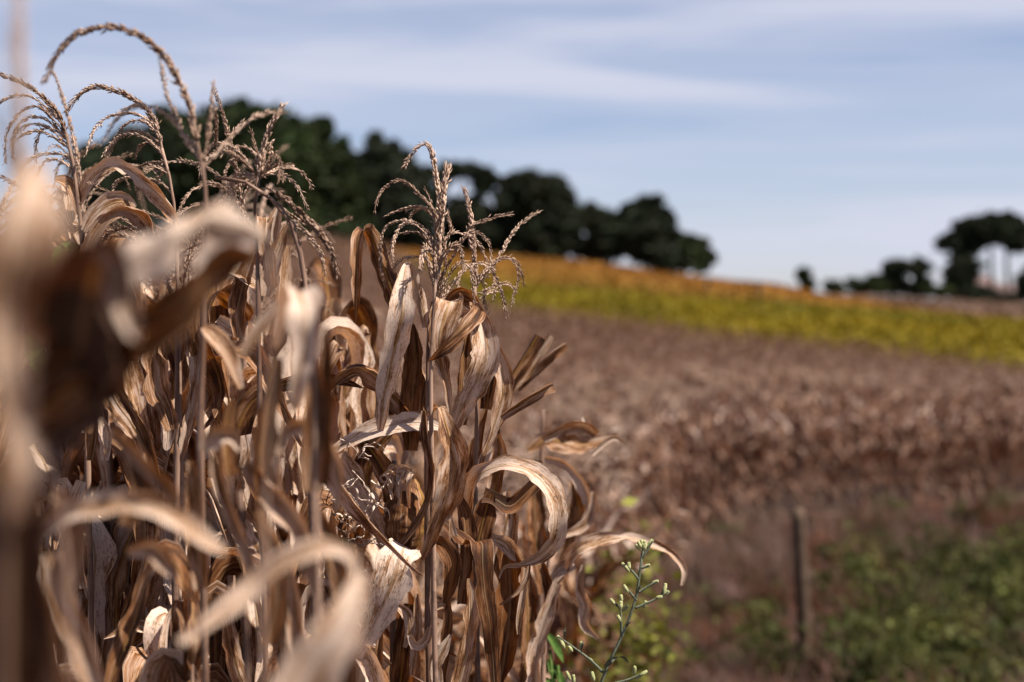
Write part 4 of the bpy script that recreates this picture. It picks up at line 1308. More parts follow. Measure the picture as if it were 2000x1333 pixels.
F2 = hero(0, 0, 0.98, 'blurred corn plant with dark shaded undersides hanging at the left', stalk=[(100, 860), (112, 960), (130, 1100), (140, 1350)], w=15)
leaf(F2, .95, [(196, 500, 40, -.13), (186, 530, 120, -.10), (172, 600, 176, -.04), (150, 690, 176, .03), (120, 780, 130, .09), (96, 870, 90, .13)], -.25, .0, roll=34, cup=.5, fold=.1)  # shade of the underside put into the leaf colour, almost black
leaf(F2, .99, [(230, 470, 40, -.12), (226, 520, 120, -.09), (214, 600, 170, -.03), (190, 690, 170, .04), (160, 780, 120, .1), (130, 860, 60, .13)], -.3, .0, roll=40, cup=.4)  # leaf added to block light coming through the one before; tint darkened as well
leaf(F2, .90, [(188, 488, 30), (216, 520, 44), (240, 580, 46), (258, 640, 36), (262, 665, 10)], .9, .1, roll=20, cup=.5)
leaf(F2, .98, [(60, 740, 30), (130, 690, 50), (220, 680, 56), (300, 660, 50), (380, 590, 44), (400, 540, 14)], .3, .5, roll=38, cup=.6)
leaf(F2, .98, [(40, 830, 60), (90, 800, 90), (160, 760, 80), (230, 750, 50)], .18, .3, roll=38, cup=.6)
F3 = hero(0, 0, 1.04, 'blurred corn plant with a glaring white leaf fold before the left tassels', stalk=[(530, 480), (528, 700), (520, 1000), (514, 1200)], w=8)
leaf(F3, 1.0, [(520, 470, 20, .06), (480, 446, 60, .04), (440, 438, 92, .02), (410, 430, 60, .0), (384, 448, 60, -.03), (340, 478, 108, -.05), (290, 506, 120, -.05), (240, 540, 90, -.05), (196, 580, 30, -.04)], .95, .05, side=70, cup=.45, fold=.1, ripple=.05)  # sunlit brightness of the fold put into the colour by high bleach
leaf(F3, 1.02, [(500, 500, 20), (450, 500, 60), (400, 540, 66), (330, 590, 70), (260, 620, 50)], .3, .35, roll=-35, cup=.6)
leaf(F3, 1.1, [(500, 440, 20), (470, 470, 70), (430, 510, 80), (400, 560, 40)], 1.0, .0, roll=40, cup=.4)  # fully bleached so the colour itself looks lit by the sun

F4 = hero(0, 0, 1.16, 'blurred corn plant with a tan leaf arched level low at left', stalk=[(60, 1090), (66, 1150), (74, 1350)], w=13)
leaf(F4, 1.14, [(66, 1080, 30, .03), (88, 1036, 44, .02), (140, 1002, 46, .0), (210, 990, 52, -.01), (290, 994, 56, -.02), (352, 1022, 50, -.03), (404, 1062, 36, -.03), (440, 1078, 16, -.03)], .78, .2, roll=-30, cup=.6, fold=.2)
leaf(F4, 1.16, [(110, 960, 30), (150, 1000, 44), (150, 1080, 46), (140, 1160, 40)], .55, .3, roll=20, cup=.7)
leaf(F4, 1.25, [(105, 1080, 40), (130, 1180, 50), (170, 1280, 50), (200, 1380, 40)], .75, .2, roll=20, cup=.8)
leaf(F4, 1.2, [(220, 840, 24), (280, 900, 30), (330, 950, 30), (350, 980, 12)], .6, .3, roll=35, cup=.9)
leaf(F4, 1.3, [(250, 1080, 16), (300, 1070, 40), (335, 1110, 30), (345, 1130, 10)], .75, .3, roll=30, cup=.7)
leaf(F4, 1.3, [(250, 860, 20), (280, 960, 44), (250, 1030, 34)], .2, .4, roll=20, cup=.8)
F5 = hero(0, 0, 1.1, 'blurred corn plant with a grey tan leaf sweeping up to the right at bottom left', stalk=[(702, 1190), (704, 1260), (706, 1350)], w=13)
leaf(F5, 1.08, [(352, 1258, 18, -.03), (400, 1228, 32, -.02), (450, 1190, 42, -.01), (500, 1146, 46, .0), (556, 1098, 46, .0), (616, 1074, 42, .0), (668, 1074, 34, .01), (694, 1104, 30, .02), (702, 1160, 26, .03)], .75, .15, roll=-28, cup=.5, fold=.15)
leaf(F5, .97, [(706, 1120, 24, .03), (690, 1180, 64, .01), (652, 1250, 100, .0), (610, 1320, 120, .0), (570, 1400, 110, .0)], .85, .2, roll=15, cup=.5, fold=.1)
leaf(F5, 1.2, [(660, 1120, 20), (672, 1200, 40), (680, 1280, 44), (690, 1380, 40)], .3, .4, roll=20, cup=.8)
F6 = hero(0, 0, 1.42, 'blurred corn plant with narrow hanging leaves low left of centre', stalk=[(470, 960), (474, 1030), (480, 1130), (482, 1350)], w=11)
leaf(F6, 1.4, [(420, 880, 14), (428, 930, 26), (450, 1000, 28), (478, 1070, 28), (498, 1130, 20)], .65, .4, roll=25, cup=.9)
leaf(F6, 1.45, [(480, 905, 20), (510, 940, 44), (555, 990, 52), (590, 1040, 50), (606, 1090, 30), (612, 1160, 14)], .72, .6, roll=20, cup=.7, fold=.3)
leaf(F6, 1.4, [(400, 880, 34), (420, 850, 40), (452, 850, 30), (470, 880, 10)], .85, .1, roll=20, cup=.6)
leaf(F6, 1.5, [(375, 900, 20), (384, 980, 40), (390, 1060, 44), (400, 1150, 30)], .5, .4, roll=30, cup=.9)
leaf(F6, 1.4, [(500, 1000, 20), (530, 1080, 40), (540, 1170, 46), (520, 1260, 40)], .15, .4, roll=-30, cup=.8)
leaf(F6, 1.5, [(560, 1090, 16), (575, 1170, 36), (585, 1260, 38), (590, 1350, 30)], .65, .5, roll=20, cup=.9)
leaf(F6, 1.5, [(620, 1000, 20), (650, 1060, 40), (665, 1130, 40), (670, 1200, 24)], .55, .8, roll=20, cup=.8)
F7 = hero(0, 0, 1.36, 'blurred corn plant with a bright drooping leaf fold left of the sharp plants', stalk=[(612, 660), (614, 740), (616, 860), (618, 1000)], w=14)
leaf(F7, 1.3, [(540, 680, 20, .05), (556, 620, 44, .03), (574, 574, 52, .0), (588, 575, 66, -.03), (598, 620, 80, -.05), (596, 680, 56, -.05), (584, 740, 44, -.05), (576, 800, 20, -.04)], .92, .1, side=-10, cup=.6, fold=.2)
leaf(F7, 1.34, [(560, 590, 10), (530, 620, 30), (500, 660, 30), (475, 700, 14)], .6, .2, roll=30, cup=.9)
leaf(F7, 1.36, [(600, 660, 14), (620, 760, 44), (616, 860, 50), (610, 960, 40)], .4, .4, roll=15, cup=.8)
leaf(F7, 1.36, [(640, 640, 10), (644, 740, 30), (640, 840, 34), (636, 950, 20)], .2, .5, roll=30, cup=.9)
leaf(F7, 1.45, [(540, 700, 20), (520, 800, 60), (510, 900, 60), (520, 1000, 40)], .15, .4, roll=-25, cup=.8)
leaf(F7, 1.4, [(540, 890, 10), (560, 840, 26), (590, 830, 34), (640, 870, 34), (665, 930, 28), (660, 1000, 14)], .8, .2, roll=35, cup=.7)
leaf(F7, 1.5, [(545, 860, 16), (535, 920, 34), (545, 980, 30), (550, 1030, 14)], .9, .2, roll=20, cup=.9)
leaf(F7, 1.6, [(470, 760, 14), (440, 690, 36), (410, 650, 34), (395, 640, 14)], .6, .4, roll=30, cup=.7)
leaf(F7, 1.5, [(450, 780, 20), (440, 860, 46), (446, 930, 40)], .2, .5, roll=-30, cup=.8)

# --- leaves right of the sharp plants, behind
K1 = hero(0, 0, 2.75, 'soft corn plant at the field edge behind the looping leaf', stalk=[(1060, 800), (1058, 900), (1056, 1000), (1056, 1200)], w=12)
leaf(K1, 2.6, [(1060, 860, 10), (1100, 838, 24), (1140, 832, 22), (1165, 850, 20)], .6, .3, roll=30, cup=.5)
leaf(K1, 2.7, [(1030, 880, 16), (1070, 860, 40), (1120, 870, 40), (1170, 865, 28), (1205, 850, 8)], .5, .4, roll=-20, cup=.5)
leaf(K1, 2.6, [(1064, 895, 14), (1100, 905, 18), (1126, 930, 20), (1142, 958, 26), (1148, 985, 16)], .85, .2, roll=25, cup=.8)
leaf(K1, 2.6, [(1160, 960, 10), (1158, 1000, 20), (1140, 1030, 22), (1098, 1050, 12)], .8, .35, roll=25, cup=.7)
leaf(K1, 2.7, [(1140, 815, 10), (1152, 835, 14), (1160, 850, 6)], .95, .0, cup=.7)
leaf(K1, 2.6, [(1155, 890, 6), (1180, 868, 12), (1200, 856, 10), (1218, 866, 6)], .92, .1, cup=.8)
leaf(K1, 2.7, [(1050, 900, 20), (1044, 990, 40), (1050, 1080, 40), (1060, 1160, 20)], .3, .6, roll=-20, cup=.8)
leaf(K1, 2.8, [(1120, 940, 20), (1130, 1000, 40), (1110, 1060, 36), (1090, 1130, 20)], .5, .6, roll=20, cup=.9)
K2 = hero(0, 0, 2.42, 'low soft corn plant reaching a long curved leaf out over the weeds', stalk=[(1075, 1060), (1068, 1150), (1060, 1340)], w=12)
leaf(K2, 2.38, [(1080, 1150, 20, .03), (1104, 1112, 30, .02), (1132, 1078, 36, .0), (1170, 1060, 32, .0), (1222, 1050, 22, .0), (1266, 1062, 20, .0), (1308, 1082, 19, .0), (1334, 1112, 15, .0), (1331, 1144, 6, .0)], .75, .2, roll=-30, cup=.9, label='long leaf arching right over the green weeds')
leaf(K2, 2.4, [(1140, 1104, 12), (1134, 1150, 20), (1146, 1185, 28), (1142, 1218, 20), (1168, 1248, 8)], .85, .15, roll=20, cup=.8)
leaf(K2, 2.4, [(1120, 1100, 26), (1090, 1120, 30), (1070, 1150, 16)], .9, .1, roll=10, cup=.9)
leaf(K2, 2.3, [(1090, 1140, 20), (1070, 1200, 34), (1050, 1270, 44), (1040, 1345, 40)], .8, .3, roll=10, cup=.7)
leaf(K2, 2.35, [(1060, 1100, 16), (1080, 1170, 30), (1060, 1240, 30), (1030, 1300, 20)], .3, .5, roll=30, cup=.9)
leaf(K2, 2.45, [(1020, 1100, 20), (1030, 1180, 40), (1030, 1260, 44), (1020, 1345, 36)], .4, .7, roll=-20, cup=.8)

# withered bindweed caught between the plants
vb = at(700, 1000, 1.98)
vine = thing('withered_vine', 'tangle of withered pale bindweed left of the husked ear', 'vine', vb)
va = Acc()
for q in range(26):
    p0 = np.array((HR.uniform(672, 728), HR.uniform(890, 1080)))
    pts = [p0]
    ang = HR.uniform(0, 6.28)
    for s in range(6):
        ang += HR.normal(0, .7)
        pts.append(pts[-1] + np.array((math.cos(ang), math.sin(ang))) * HR.uniform(6, 16))
    P = smooth_path([at(a[0], a[1], 1.97 + HR.uniform(-.02, .03)) for a in pts], 22)
    if q % 3:
        tube(va, P, .0008, 5)
    else:
        S = unit(np.cross(tangents(P), HR.normal(size=3)))
        ribbon(va, P, S, np.linspace(.006, .0015, 22), cup=1.0, m=4, rg=HR)
va.build('tangled_stem', M_VINE, vine, vb)

# green climbing plant with a seed cluster
gb = at(150, 560, 2.04)
gv = thing('climbing_vine', 'green vine climbing the left corn stalk with brown seed cluster', 'vine', gb)
a = Acc()
tube(a, smooth_path([at(90, 560, 2.03), at(110, 540, 2.03), at(140, 512, 2.02), at(158, 480, 2.0), at(164, 455, 1.99), at(158, 440, 2.0)], 24), .0016, 6)
tube(a, smooth_path([at(140, 512, 2.02), at(150, 535, 2.02), at(132, 550, 2.02), at(108, 590, 2.05), at(70, 625, 2.05)], 20), .0016, 6)
a.build('stem', M_BARK, gv, gb)


def broad_leaf(parent, org, c, tipdir, L, W, mat, D, name='leaf', rg=HR, roll=0.4):
    n = 12
    s = np.linspace(0, 1, n)
    p0 = at(*c, D)
    d = unit(RT * math.cos(tipdir) + UP * math.sin(tipdir) + FW * rg.uniform(-.4, .4))
    P = p0 + d * (s * L)[:, None] + np.array((0, 0, -1)) * (L * .3 * s ** 2)[:, None]
    S = unit(np.cross(d, FW)) * math.cos(roll) + FW * math.sin(roll)
    a = Acc()
    ribbon(a, P, np.broadcast_to(S, P.shape), W * np.maximum(np.sin(np.pi * np.clip(s * .95 + .03, 0, 1)) ** .7, .03), cup=.4, fold=.2, ripple=.1, m=7, rg=rg, jag=.03)
    a.build(name, mat, parent, org)


for (c, t, L, W_) in [((120, 474), -.35, .034, .014), ((136, 474), -.75, .034, .016), ((140, 492), -1.0, .03, .022), ((132, 512), .3, .026, .010), ((118, 480), -1.5, .04, .024)]:
    broad_leaf(gv, gb, c, t, L, W_, M_GREEN, 2.0)
broad_leaf(gv, gb, (56, 655), -1.2, .05, .03, M_GREEN, 2.1)
sc_ = Acc()
for q in range(22):
    p = at(130 + HR.normal(0, 8), 542 + HR.normal(0, 9), 2.02 + HR.uniform(-.006, .006))
    th = np.linspace(-1.4, 1.4, 5)
    P = p + np.array((0, 0, 1)) * (np.sin(th) * .0032)[:, None]
    tube(sc_, P, np.maximum(np.cos(th) * .0036, .0004), 7)
sc_.build('seed_cluster', M_BERRY, gv, gb)


# ------------------------------------------------------------------ corn: the stand behind and between
prg = np.random.default_rng(99)
protos = [proto_plant(np.random.default_rng(300 + k), height=1.58 + .03 * (k % 4)) for k in range(6)]
bare = [proto_plant(np.random.default_rng(340 + k), height=1.30, tassel=False, spread=.55, nleaf=13) for k in range(3)]
for p in protos + bare:
    p['used'] = 0
spots = []
y = 2.32
while y < 5.2:
    xr = float(edge_x(y)) - 0.02
    xl = -(0.37 * y + 0.35)
    x = xr - prg.uniform(0, .2) - (.2 if y < 3.6 else 0)
    while x > xl:
        spots.append((x + prg.normal(0, .06), y + prg.normal(0, .06)))
        x -= prg.uniform(.26, .42)
    y += prg.uniform(.24, .32)


def use(proto, loc, rz, s, label=None, group=None):
    if not proto['used']:
        proto['used'] = 1
        proto.location = loc
        proto.rotation_euler = (0, 0, rz)
        proto.scale = (s, s, s)
        if label:
            proto['label'] = label
        if group:
            proto['group'] = group
        return proto
    return copy_plant(proto, loc, rz, s, label, group)


for i, (x, y) in enumerate(spots):
    nt_ = 520 < px_of(x, y) < 770 and y < 3.6
    use((bare if nt_ else protos)[i % (3 if nt_ else 6)], (x, y, float(hgt(x, y)) - .02), prg.uniform(0, 6.28), prg.uniform(.95, 1.04) * float(np.interp(px_of(x, y), [480, 600, 950], [1.03, .92, .87])))
# low leafy plants between the blurred foreground and the sharp row
FL = 'shaded blurred corn plant low in the left foreground jumble'
FG = 'blurred corn plants of the left foreground'
for i, (px, D, s) in enumerate([(575, 2.35, 1.22), (630, 2.3, 1.20), (690, 2.5, 1.18), (655, 2.75, 1.22), (740, 2.8, 1.16), (600, 2.9, 1.24), (460, 2.5, 1.26), (380, 2.6, 1.27), (440, 2.12, 1.2), (520, 2.28, 1.22), (590, 2.16, 1.18), (230, 2.4, 1.26), (320, 2.14, 1.22), (110, 2.5, 1.27)]):
    x, yy = (px - 1000) / FPX * D, D
    use(bare[i % 3], (x, yy, float(hgt(x, yy)) - .02), prg.uniform(0, 6.28), s, 'tasselless dry corn plant in the gap between the two tassel groups', 'tasselless corn plants')
LG_ = 'tall dry corn plant filling the left stand among the sharp tassels'
for i, (px, D, s) in enumerate([(215, 2.16, 1.02), (372, 2.12, 1.0), (455, 2.2, 1.03), (100, 2.2, 1.03), (300, 2.28, 1.04), (478, 2.34, .97), (20, 2.3, 1.05)]):
    x, yy = (px - 1000) / FPX * D, D
    use(protos[i % 6], (x, yy, float(hgt(x, yy)) - .02), prg.uniform(0, 6.28), s, LG_, 'corn plants of the left stand')
for i, (px, D) in enumerate([(60, 1.55), (180, 1.75), (300, 1.6), (420, 1.85), (540, 1.75), (620, 1.95), (120, 2.15), (260, 2.2), (400, 2.2), (520, 2.15), (640, 2.2), (-60, 1.9), (-120, 1.3), (720, 2.25)]):
    x, yy = (px - 1000) / FPX * D, D
    use(bare[i % 3], (x, yy, float(hgt(x, yy)) - .02), prg.uniform(0, 6.28), prg.uniform(.9, 1.0), FL, FG)
for p in protos + bare:
    del p['used']

# plants along the field edge, further off: each its own object, too small in the photo for parts
erg = np.random.default_rng(11)
vars_ = []
for k in range(7):
    r_ = np.random.default_rng(500 + k)
    big, mi = merged_plant(r_, 1, height=1.5 + .05 * (k % 3))
    me = big.mesh('corn_plant', [M_STALK, M_LEAF_FAR, M_TASSEL])
    set_slots(me, mi)
    vars_.append(me)
cand = []
for yy in np.arange(5.1, 27, .12):
    xe = float(edge_x(yy))
    for row in range(3):
        cand.append((xe - .05 - row * .55 + erg.normal(0, .09), yy + erg.normal(0, .05), row))
seg = []
# walk along the edge so the spacing stays even where it turns
E = np.array([(np.interp(t, np.arange(len(EDGE)), EDGE[:, 1]), np.interp(t, np.arange(len(EDGE)), EDGE[:, 0])) for t in np.linspace(0, len(EDGE) - 1, 4000)])
EL = np.concatenate([[0], np.cumsum(np.linalg.norm(np.diff(E, axis=0), axis=1))])
l0 = EL[np.argmin(np.abs(E[:, 1] - 5.1))]
l1 = EL[np.argmin(np.abs(E[:, 1] - 26.0))]
edge_pts = []
for row in range(3):
    l = l0
    while l < l1:
        i = int(np.searchsorted(EL, l))
        tdir = unit(E[min(i + 8, len(E) - 1)] - E[max(i - 8, 0)])
        nrm = np.array((-tdir[1], tdir[0]))          # towards the field
        p = E[i] + nrm * (row * .6 + .05) + erg.normal(0, .08, 2)
        edge_pts.append((p[0], p[1], row))
        l += erg.uniform(.26, .38) * (1 + .25 * row)
erg.shuffle(edge_pts)
edge_pts = sorted(edge_pts, key=lambda p: p[2] * 6 + p[1])[:185]
for i, (x, yy, row) in enumerate(edge_pts):
    o = bpy.data.objects.new('corn_plant', vars_[i % len(vars_)])
    COL.objects.link(o)
    s = erg.uniform(.92, 1.08) * float(np.interp(yy, [8, 15], [1.0, 1.17]))
    o.location = (x, yy, float(hgt(x, yy)) - .03)
    o.rotation_euler = (0, 0, erg.uniform(0, 6.28))
    o.scale = (s, s, s)
    tag(o, 'out of focus dry corn plant in the front rows of the field edge', 'corn plant', 'corn plants along the field edge')


# the rest of the field: one mass
def corn_mass():
    rg = np.random.default_rng(77)
    lows = []
    for k in range(8):
        big, mi = merged_plant(np.random.default_rng(700 + k), 2, height=1.5)
        lows.append(big.arrays())
    X, Y = [], []
    y = 5.6
    while y < 108:
        stepx = .30 if y < 40 else .5 if y < 74 else .75
        xl = -(0.30 * y + 1.5) if y < 14 else -(0.31 * y + 2)
        xr = min(float(edge_x(y)) - 1.6, 0.46 * y + 1) if y < 74 else 0
        if y < 18:
            xl = max(xl, xr - 9)
        x = np.arange(xl, xr, stepx)
        x = x + rg.normal(0, .1, len(x))
        yy = y + rg.normal(0, .08, len(x))
        d = np.hypot(x, yy)
        ok = d < corn_far(np.clip(px_of(x, yy), 0, 2600)) - .5
        X.append(x[ok])
        Y.append(yy[ok])
        y += .72 if y < 40 else .9
    # the rows just inside the individually built edge
    X, Y = np.concatenate(X), np.concatenate(Y)
    keep = np.ones(len(X), bool)
    ep = np.array([(a, b) for a, b, _ in edge_pts])
    for i in range(0, len(X), 500):
        dd = np.min(np.hypot(X[i:i + 500, None] - ep[None, :, 0], Y[i:i + 500, None] - ep[None, :, 1]), axis=1)
        keep[i:i + 500] = dd > .3
    X, Y = X[keep], Y[keep]
    Z = hgt(X, Y) - .03
    acc = Acc()
    which = rg.integers(0, 8, len(X))
    for k in range(8):
        V, Q, T, UV, C = lows[k]
        s = which == k
        n = int(s.sum())
        if not n:
            continue
        a = rg.uniform(0, 6.28, n)
        sc = rg.uniform(.88, 1.08, n) * np.interp(Y[s], [8, 15, 30, 45], [1.0, 1.15, 1.08, 1.0])
        ca, sa = np.cos(a) * sc, np.sin(a) * sc
        W_ = np.stack([V[None, :, 0] * ca[:, None] - V[None, :, 1] * sa[:, None] + X[s][:, None],
                       V[None, :, 0] * sa[:, None] + V[None, :, 1] * ca[:, None] + Y[s][:, None],
                       V[None, :, 2] * sc[:, None] + Z[s][:, None]], -1).reshape(-1, 3)
        off = (np.arange(n) * len(V))[:, None, None]
        Cn = np.tile(C, (n, 1))
        Cn[:, 2] = (Cn[:, 2] + np.repeat(rg.random(n), len(V))) % 1
        Cn[:, 0] = np.clip(Cn[:, 0] + np.repeat(rg.normal(0, .1, n) + np.interp(Y[s], [28, 40], [.10, -.10]), len(V)), 0, 1)
        acc.add(W_, (Q[None] + off).reshape(-1, 4), (T[None] + off).reshape(-1, 3) if len(T) else None, np.tile(UV, (n, 1)), Cn)
    print('individual plants', len([o for o in SC.objects if o.name.startswith('corn_plant') and o.parent is None]))
    print('corn mass plants', len(X), 'verts', acc.n)
    o = acc.build('corn_field', M_LEAF_FAR, smooth=False)
    tag(o, 'brown mass of dry corn filling the field below the hill', 'corn field', kind='stuff')


corn_mass()


# ------------------------------------------------------------------ ground cover right of the field
def cover():
    rg = np.random.default_rng(41)

    def scatter(n, y0, y1, pxa, pxb, f=None):
        y = y0 * (y1 / y0) ** rg.random(n)
        px = rg.uniform(pxa, pxb, n)
        x = (px - 1000) / FPX * y
        ok = x > edge_x(y) + .15
        if f is not None:
            ok &= f(x, y, px)
        return x[ok], y[ok]

    dry, gr = Acc(), Acc()
    x, y = scatter(7000, 4.2, 24, 1020, 2250)
    k = np.clip((patchy(x, y, 1.1, .4)[:, None] - .3) * 2.4, 0, 1)
    c = np.array((0.095, 0.038, 0.022)) * (1 - k) + np.array((0.20, 0.10, 0.07)) * k
    blades(dry, x, y, .05, .22, .014, c, per=4, spread=.10, lean=1.3, rg=rg)
    # clumps of a hand's breadth to a metre, each of one kind, with bare earth and shade between
    x, y = scatter(2700, 4.4, 22, 1040, 2280)
    ok = ~((np.abs(px_of(x, y) - 1572) < 60) & (y > 6) & (y < 10.9))
    x, y = x[ok], y[ok]
    px = px_of(x, y)
    pg = patchy(x, y, 1.25, 3.3)
    green_p = np.clip((pg - .45) * 2.4 + np.interp(px, [1200, 1600, 1700, 1850, 2050], [-.6, -.45, -.1, .08, .3]), .03, .55) * np.interp(y, [15, 19], [1, .35])
    for i in range(len(x)):
        r = rg.uniform(.07, .24)
        h = rg.uniform(.15, .5) * (1.5 if rg.random() < .15 else 1)
        h *= float(np.interp(edge_x(y[i]) - x[i], [-1.6, -.5], [1, .45]))
        nb = int(26 + 260 * r * r / .08 * .35)
        q = rg.random()
        xx = x[i] + rg.normal(0, r * .5, nb)
        yy = y[i] + rg.normal(0, r * .5, nb)
        tone = rg.uniform(.45, 1.5)
        if q < green_p[i]:
            t = rg.random()
            c = (np.array((0.062, 0.085, 0.018)) * (1 - t) + np.array((0.175, 0.175, 0.05)) * t) * tone
            blades(gr, xx, yy, h * .4, h, .016, np.broadcast_to(c, (nb, 3)), per=1, spread=.02, lean=.7, rg=rg, cj=.25)
            nl = nb * 2
            P = np.stack([x[i] + rg.normal(0, r * .55, nl), y[i] + rg.normal(0, r * .55, nl), np.zeros(nl)], 1)
            P[:, 2] = hgt(P[:, 0], P[:, 1]) + h * rg.random(nl) ** .6
            leafquads(gr, P, rg.uniform(.018, .045), c * rg.uniform(.6, 1.5, (nl, 1)), rg)
        else:
            u = rg.random()
            c = np.array((0.31, 0.195, 0.18)) if u < .38 else np.array((0.21, 0.080, 0.043)) if u < .85 else np.array((0.22, 0.15, 0.085))
            blades(dry, xx, yy, h * .4, h * 1.2, .010, np.broadcast_to(c * tone, (nb, 3)), per=1, spread=.02, lean=1.0, seg=2, rg=rg, cj=.25)
    # tall pale grass against the corn
    x, y = scatter(60, 13, 21, 1180, 1760, lambda x, y, px: x < edge_x(y) + 1.6)
    for i in range(len(x)):
        nb = 16
        blades(dry, x[i] + rg.normal(0, .09, nb), y[i] + rg.normal(0, .09, nb), .35, .95, .011, np.broadcast_to(np.array((0.30, 0.205, 0.175)) * rg.uniform(.35, 1.3), (nb, 3)), per=1, spread=.02, lean=.7, seg=2, rg=rg)
    o = dry.build('dry_grass', M_WEED, smooth=False)
    tag(o, 'pinkish brown dead grass and stubble beside the corn', 'grass', kind='stuff')
    # lush yellow green weeds at the foot of the near corn
    x, y = scatter(420, 4.6, 8.5, 1030, 1260)
    c = np.broadcast_to((0.30, 0.30, 0.055), (len(x), 3)) * rg.uniform(.5, 1.4, (len(x), 1))
    P = np.stack([x, y, hgt(x, y) + rg.uniform(.1, 1.15, len(x))], 1)
    P = np.repeat(P, 12, 0) + rg.normal(0, (.08, .08, .16), (len(P) * 12, 3))
    leafquads(gr, P, .026, np.repeat(c, 12, 0) * rg.uniform(.6, 1.4, (len(P), 1)), rg)
    blades(gr, x, y, .4, 1.2, .012, c, per=3, spread=.07, lean=.5, seg=2, rg=rg)
    o = gr.build('green_weeds', M_WEED, smooth=False)
    tag(o, 'patches of low green weeds spreading over the bare earth', 'weeds', kind='stuff')


cover()


# ------------------------------------------------------------------ fence posts
def post(px, D, h, w, label, seed):
    rg = np.random.default_rng(seed)
    x, y = (px - 1000) / FPX * D, D
    z = float(hgt(x, y))
    o0 = np.array((x, y, z))
    root = thing('fence_post', label, 'fence post', o0, 'fence posts')
    a = Acc()
    n = 16
    s = np.linspace(0, 1, n)
    P = o0 + np.stack([.02 * np.sin(s * 3 + seed), .015 * s, s * h - .05], 1)
    P[:, 0] += -.03 * s
    k = 10
    tube(a, P, w * (1 - .12 * s) * (1 + rg.normal(0, .02, n)), k)
    a.build('post', M_POST, root, o0)
    st = Acc()
    for hz in (.55, .85):
        th = np.linspace(0, 2 * math.pi, 15)
        c = o0 + np.array((.0, .0, h * hz))
        tube(st, c + np.stack([np.cos(th), np.sin(th), .03 * np.sin(th * 2)], 1) * (w * 1.02, w * 1.02, 1), .003, 5, cap=False)
    st.build('wire_tie', M_DARK, root, o0)


post(1572, 10.8, 1.26, .058, 'grey wooden fence post standing among the weeds', 1)
for i, (px, D, lab) in enumerate([(1382, 103, 'tiny far post on the hill nearest the hilltop trees'), (1482, 102, 'tiny far post on the middle of the orange slope')]):
    post(px, D, 1.5, .14, lab, 10 + i)


# ------------------------------------------------------------------ the fleabane weed in focus
def weed(D, stems, buds, leaves, label):
    b = at(*stems[0][0], D)
    base = np.array((b[0] - .02, b[1], float(hgt(b[0], b[1]))))
    root = thing('wild_weed', label, 'weed', base)
    for i, st in enumerate(stems):
        a = Acc()
        pts = [at(p[0], p[1], D + (p[2] if len(p) > 2 else 0)) for p in st]
        if i == 0:
            pts = [base, (base + pts[0]) / 2 + np.array((.015, 0, 0))] + pts
        P = smooth_path(pts, 40 if i == 0 else 20)
        r0, r1 = (.0042, .0018) if i == 0 else (.0021, .0012)
        tube(a, P, np.linspace(r0, r1, len(P)), 7)
        a.build('stem' if i == 0 else 'branch', M_STEM, root, base)
    for (px, py, ang, L) in buds:
        p = at(px, py, D + HR.uniform(-.012, .012))
        d = unit(RT * math.cos(ang) + UP * math.sin(ang) + FW * HR.uniform(-.3, .3))
        s = np.linspace(0, 1, 9)
        a = Acc()
        P = p + d * ((s - 1) * L)[:, None]
        tube(a, P, np.interp(s, [0, .15, .4, .8, 1], [.0008, .0018, .0030, .0026, .0020]), 8)
        o = a.build('bud', M_BUD, root, base)
        f = Acc()
        P = p + d * (np.linspace(-.05, .28, 6) * L)[:, None]
        tube(f, P, [.0019, .0025, .0028, .0026, .0018, .0004], 8)
        f.build('flower_tip', M_FLUFF, o)
    for (px, py, qx, qy, w) in leaves:
        P = smooth_path([at(px, py, D), at((px + qx) / 2, (py + qy) / 2 - 6, D - .01), at(qx, qy, D)], 12)
        a = Acc()
        S = unit(np.cross(tangents(P), FW + np.array((0, 0, .4))))
        ribbon(a, P, S, w / FPX * D * np.maximum(np.sin(np.linspace(.1, 3.1, 12)), .08), cup=.4, m=5, rg=HR)
        a.build('leaf', M_STEM, root, base)


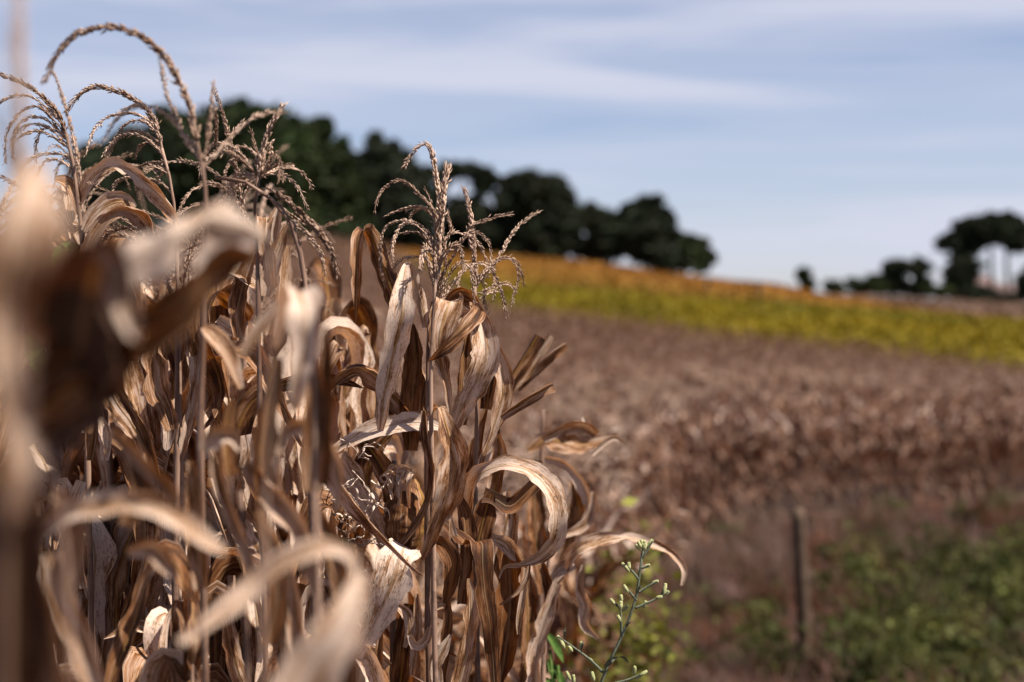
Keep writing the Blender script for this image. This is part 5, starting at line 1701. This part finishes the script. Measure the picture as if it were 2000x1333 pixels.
up_ = 1.57
weed(1.98, [[(1174, 1332), (1188, 1298), (1208, 1257), (1220, 1230), (1233, 1198), (1242, 1171), (1248, 1132), (1252, 1098), (1256, 1072)],
            [(1248, 1132), (1238, 1120), (1229, 1110), (1224, 1104)],
            [(1247, 1157), (1262, 1148), (1275, 1140), (1284, 1136)],
            [(1243, 1173), (1234, 1162), (1226, 1152), (1220, 1146)],
            [(1240, 1188), (1260, 1180), (1285, 1168), (1306, 1156)],
            [(1292, 1166), (1296, 1152), (1299, 1142)],
            [(1214, 1244), (1213, 1215), (1212, 1190), (1213, 1176)],
            [(1212, 1190), (1202, 1180), (1194, 1172)],
            [(1178, 1314), (1150, 1287), (1116, 1262), (1090, 1244)],
            [(1198, 1336), (1232, 1326), (1262, 1312)],
            [(1253, 1110), (1262, 1107), (1268, 1104)],
            [(1254, 1090), (1266, 1072), (1274, 1058)]],
     [(1246, 1058, 2.0, .012), (1252, 1054, 1.8, .012), (1259, 1056, 1.4, .012), (1275, 1054, .9, .016), (1242, 1064, 2.3, .011), (1262, 1062, 1.2, .011),
      (1214, 1100, 2.4, .012), (1221, 1106, 2.2, .010), (1228, 1098, 1.6, .012), (1270, 1104, .3, .010), (1286, 1135, .4, .011),
      (1218, 1143, 2.1, .013), (1307, 1155, .6, .011), (1300, 1140, 1.4, .016), (1294, 1166, .2, .010), (1262, 1174, 1.2, .012),
      (1213, 1162, 1.6, .012), (1213, 1174, 1.5, .012), (1226, 1184, .8, .012), (1192, 1170, 2.2, .012), (1206, 1202, 2.0, .010),
      (1088, 1242, 2.2, .014), (1096, 1252, 2.0, .012), (1136, 1254, 1.4, .012), (1148, 1286, 2.4, .012), (1110, 1262, 2.2, .010),
      (1264, 1311, .5, .012), (1240, 1302, 1.5, .014), (1252, 1320, .4, .010), (1120, 1318, 1.6, .016), (1106, 1312, 2.0, .014), (1156, 1312, 1.8, .014)],
     [(1244, 1160, 1256, 1142, 4), (1222, 1228, 1232, 1218, 5), (1180, 1306, 1208, 1284, 12), (1208, 1284, 1228, 1296, 6), (1102, 1250, 1104, 1226, 5), (1135, 1276, 1140, 1248, 5)],
     'slender green weed with pale buds standing sharp at the lower right')

# broad green leaves at the foot of the corn
bb = at(1080, 1345, 2.5)
bb[2] = float(hgt(bb[0], bb[1]))
bw = thing('green_plant', 'broad leaved bright green plant at the foot of the corn', 'plant', bb)
a = Acc()
for c in ((1075, 1270), (1090, 1300), (1060, 1320)):
    tube(a, smooth_path([bb, bb * .4 + at(*c, 2.5) * .6 + np.array((.02, 0, 0)), at(*c, 2.5)], 14), .0025, 6)
a.build('stem', M_GREEN, bw, bb)
for (c, t, L, W_) in [((1066, 1236), -.9, .05, .018), ((1050, 1272), -1.3, .04, .02), ((1070, 1290), -1.2, .035, .018), ((1062, 1300), -.3, .03, .016), ((1085, 1310), -1.0, .03, .016), ((1055, 1325), -.5, .035, .018)]:
    broad_leaf(bw, bb, c, t, L, W_, M_GREEN, 2.5, roll=.7)
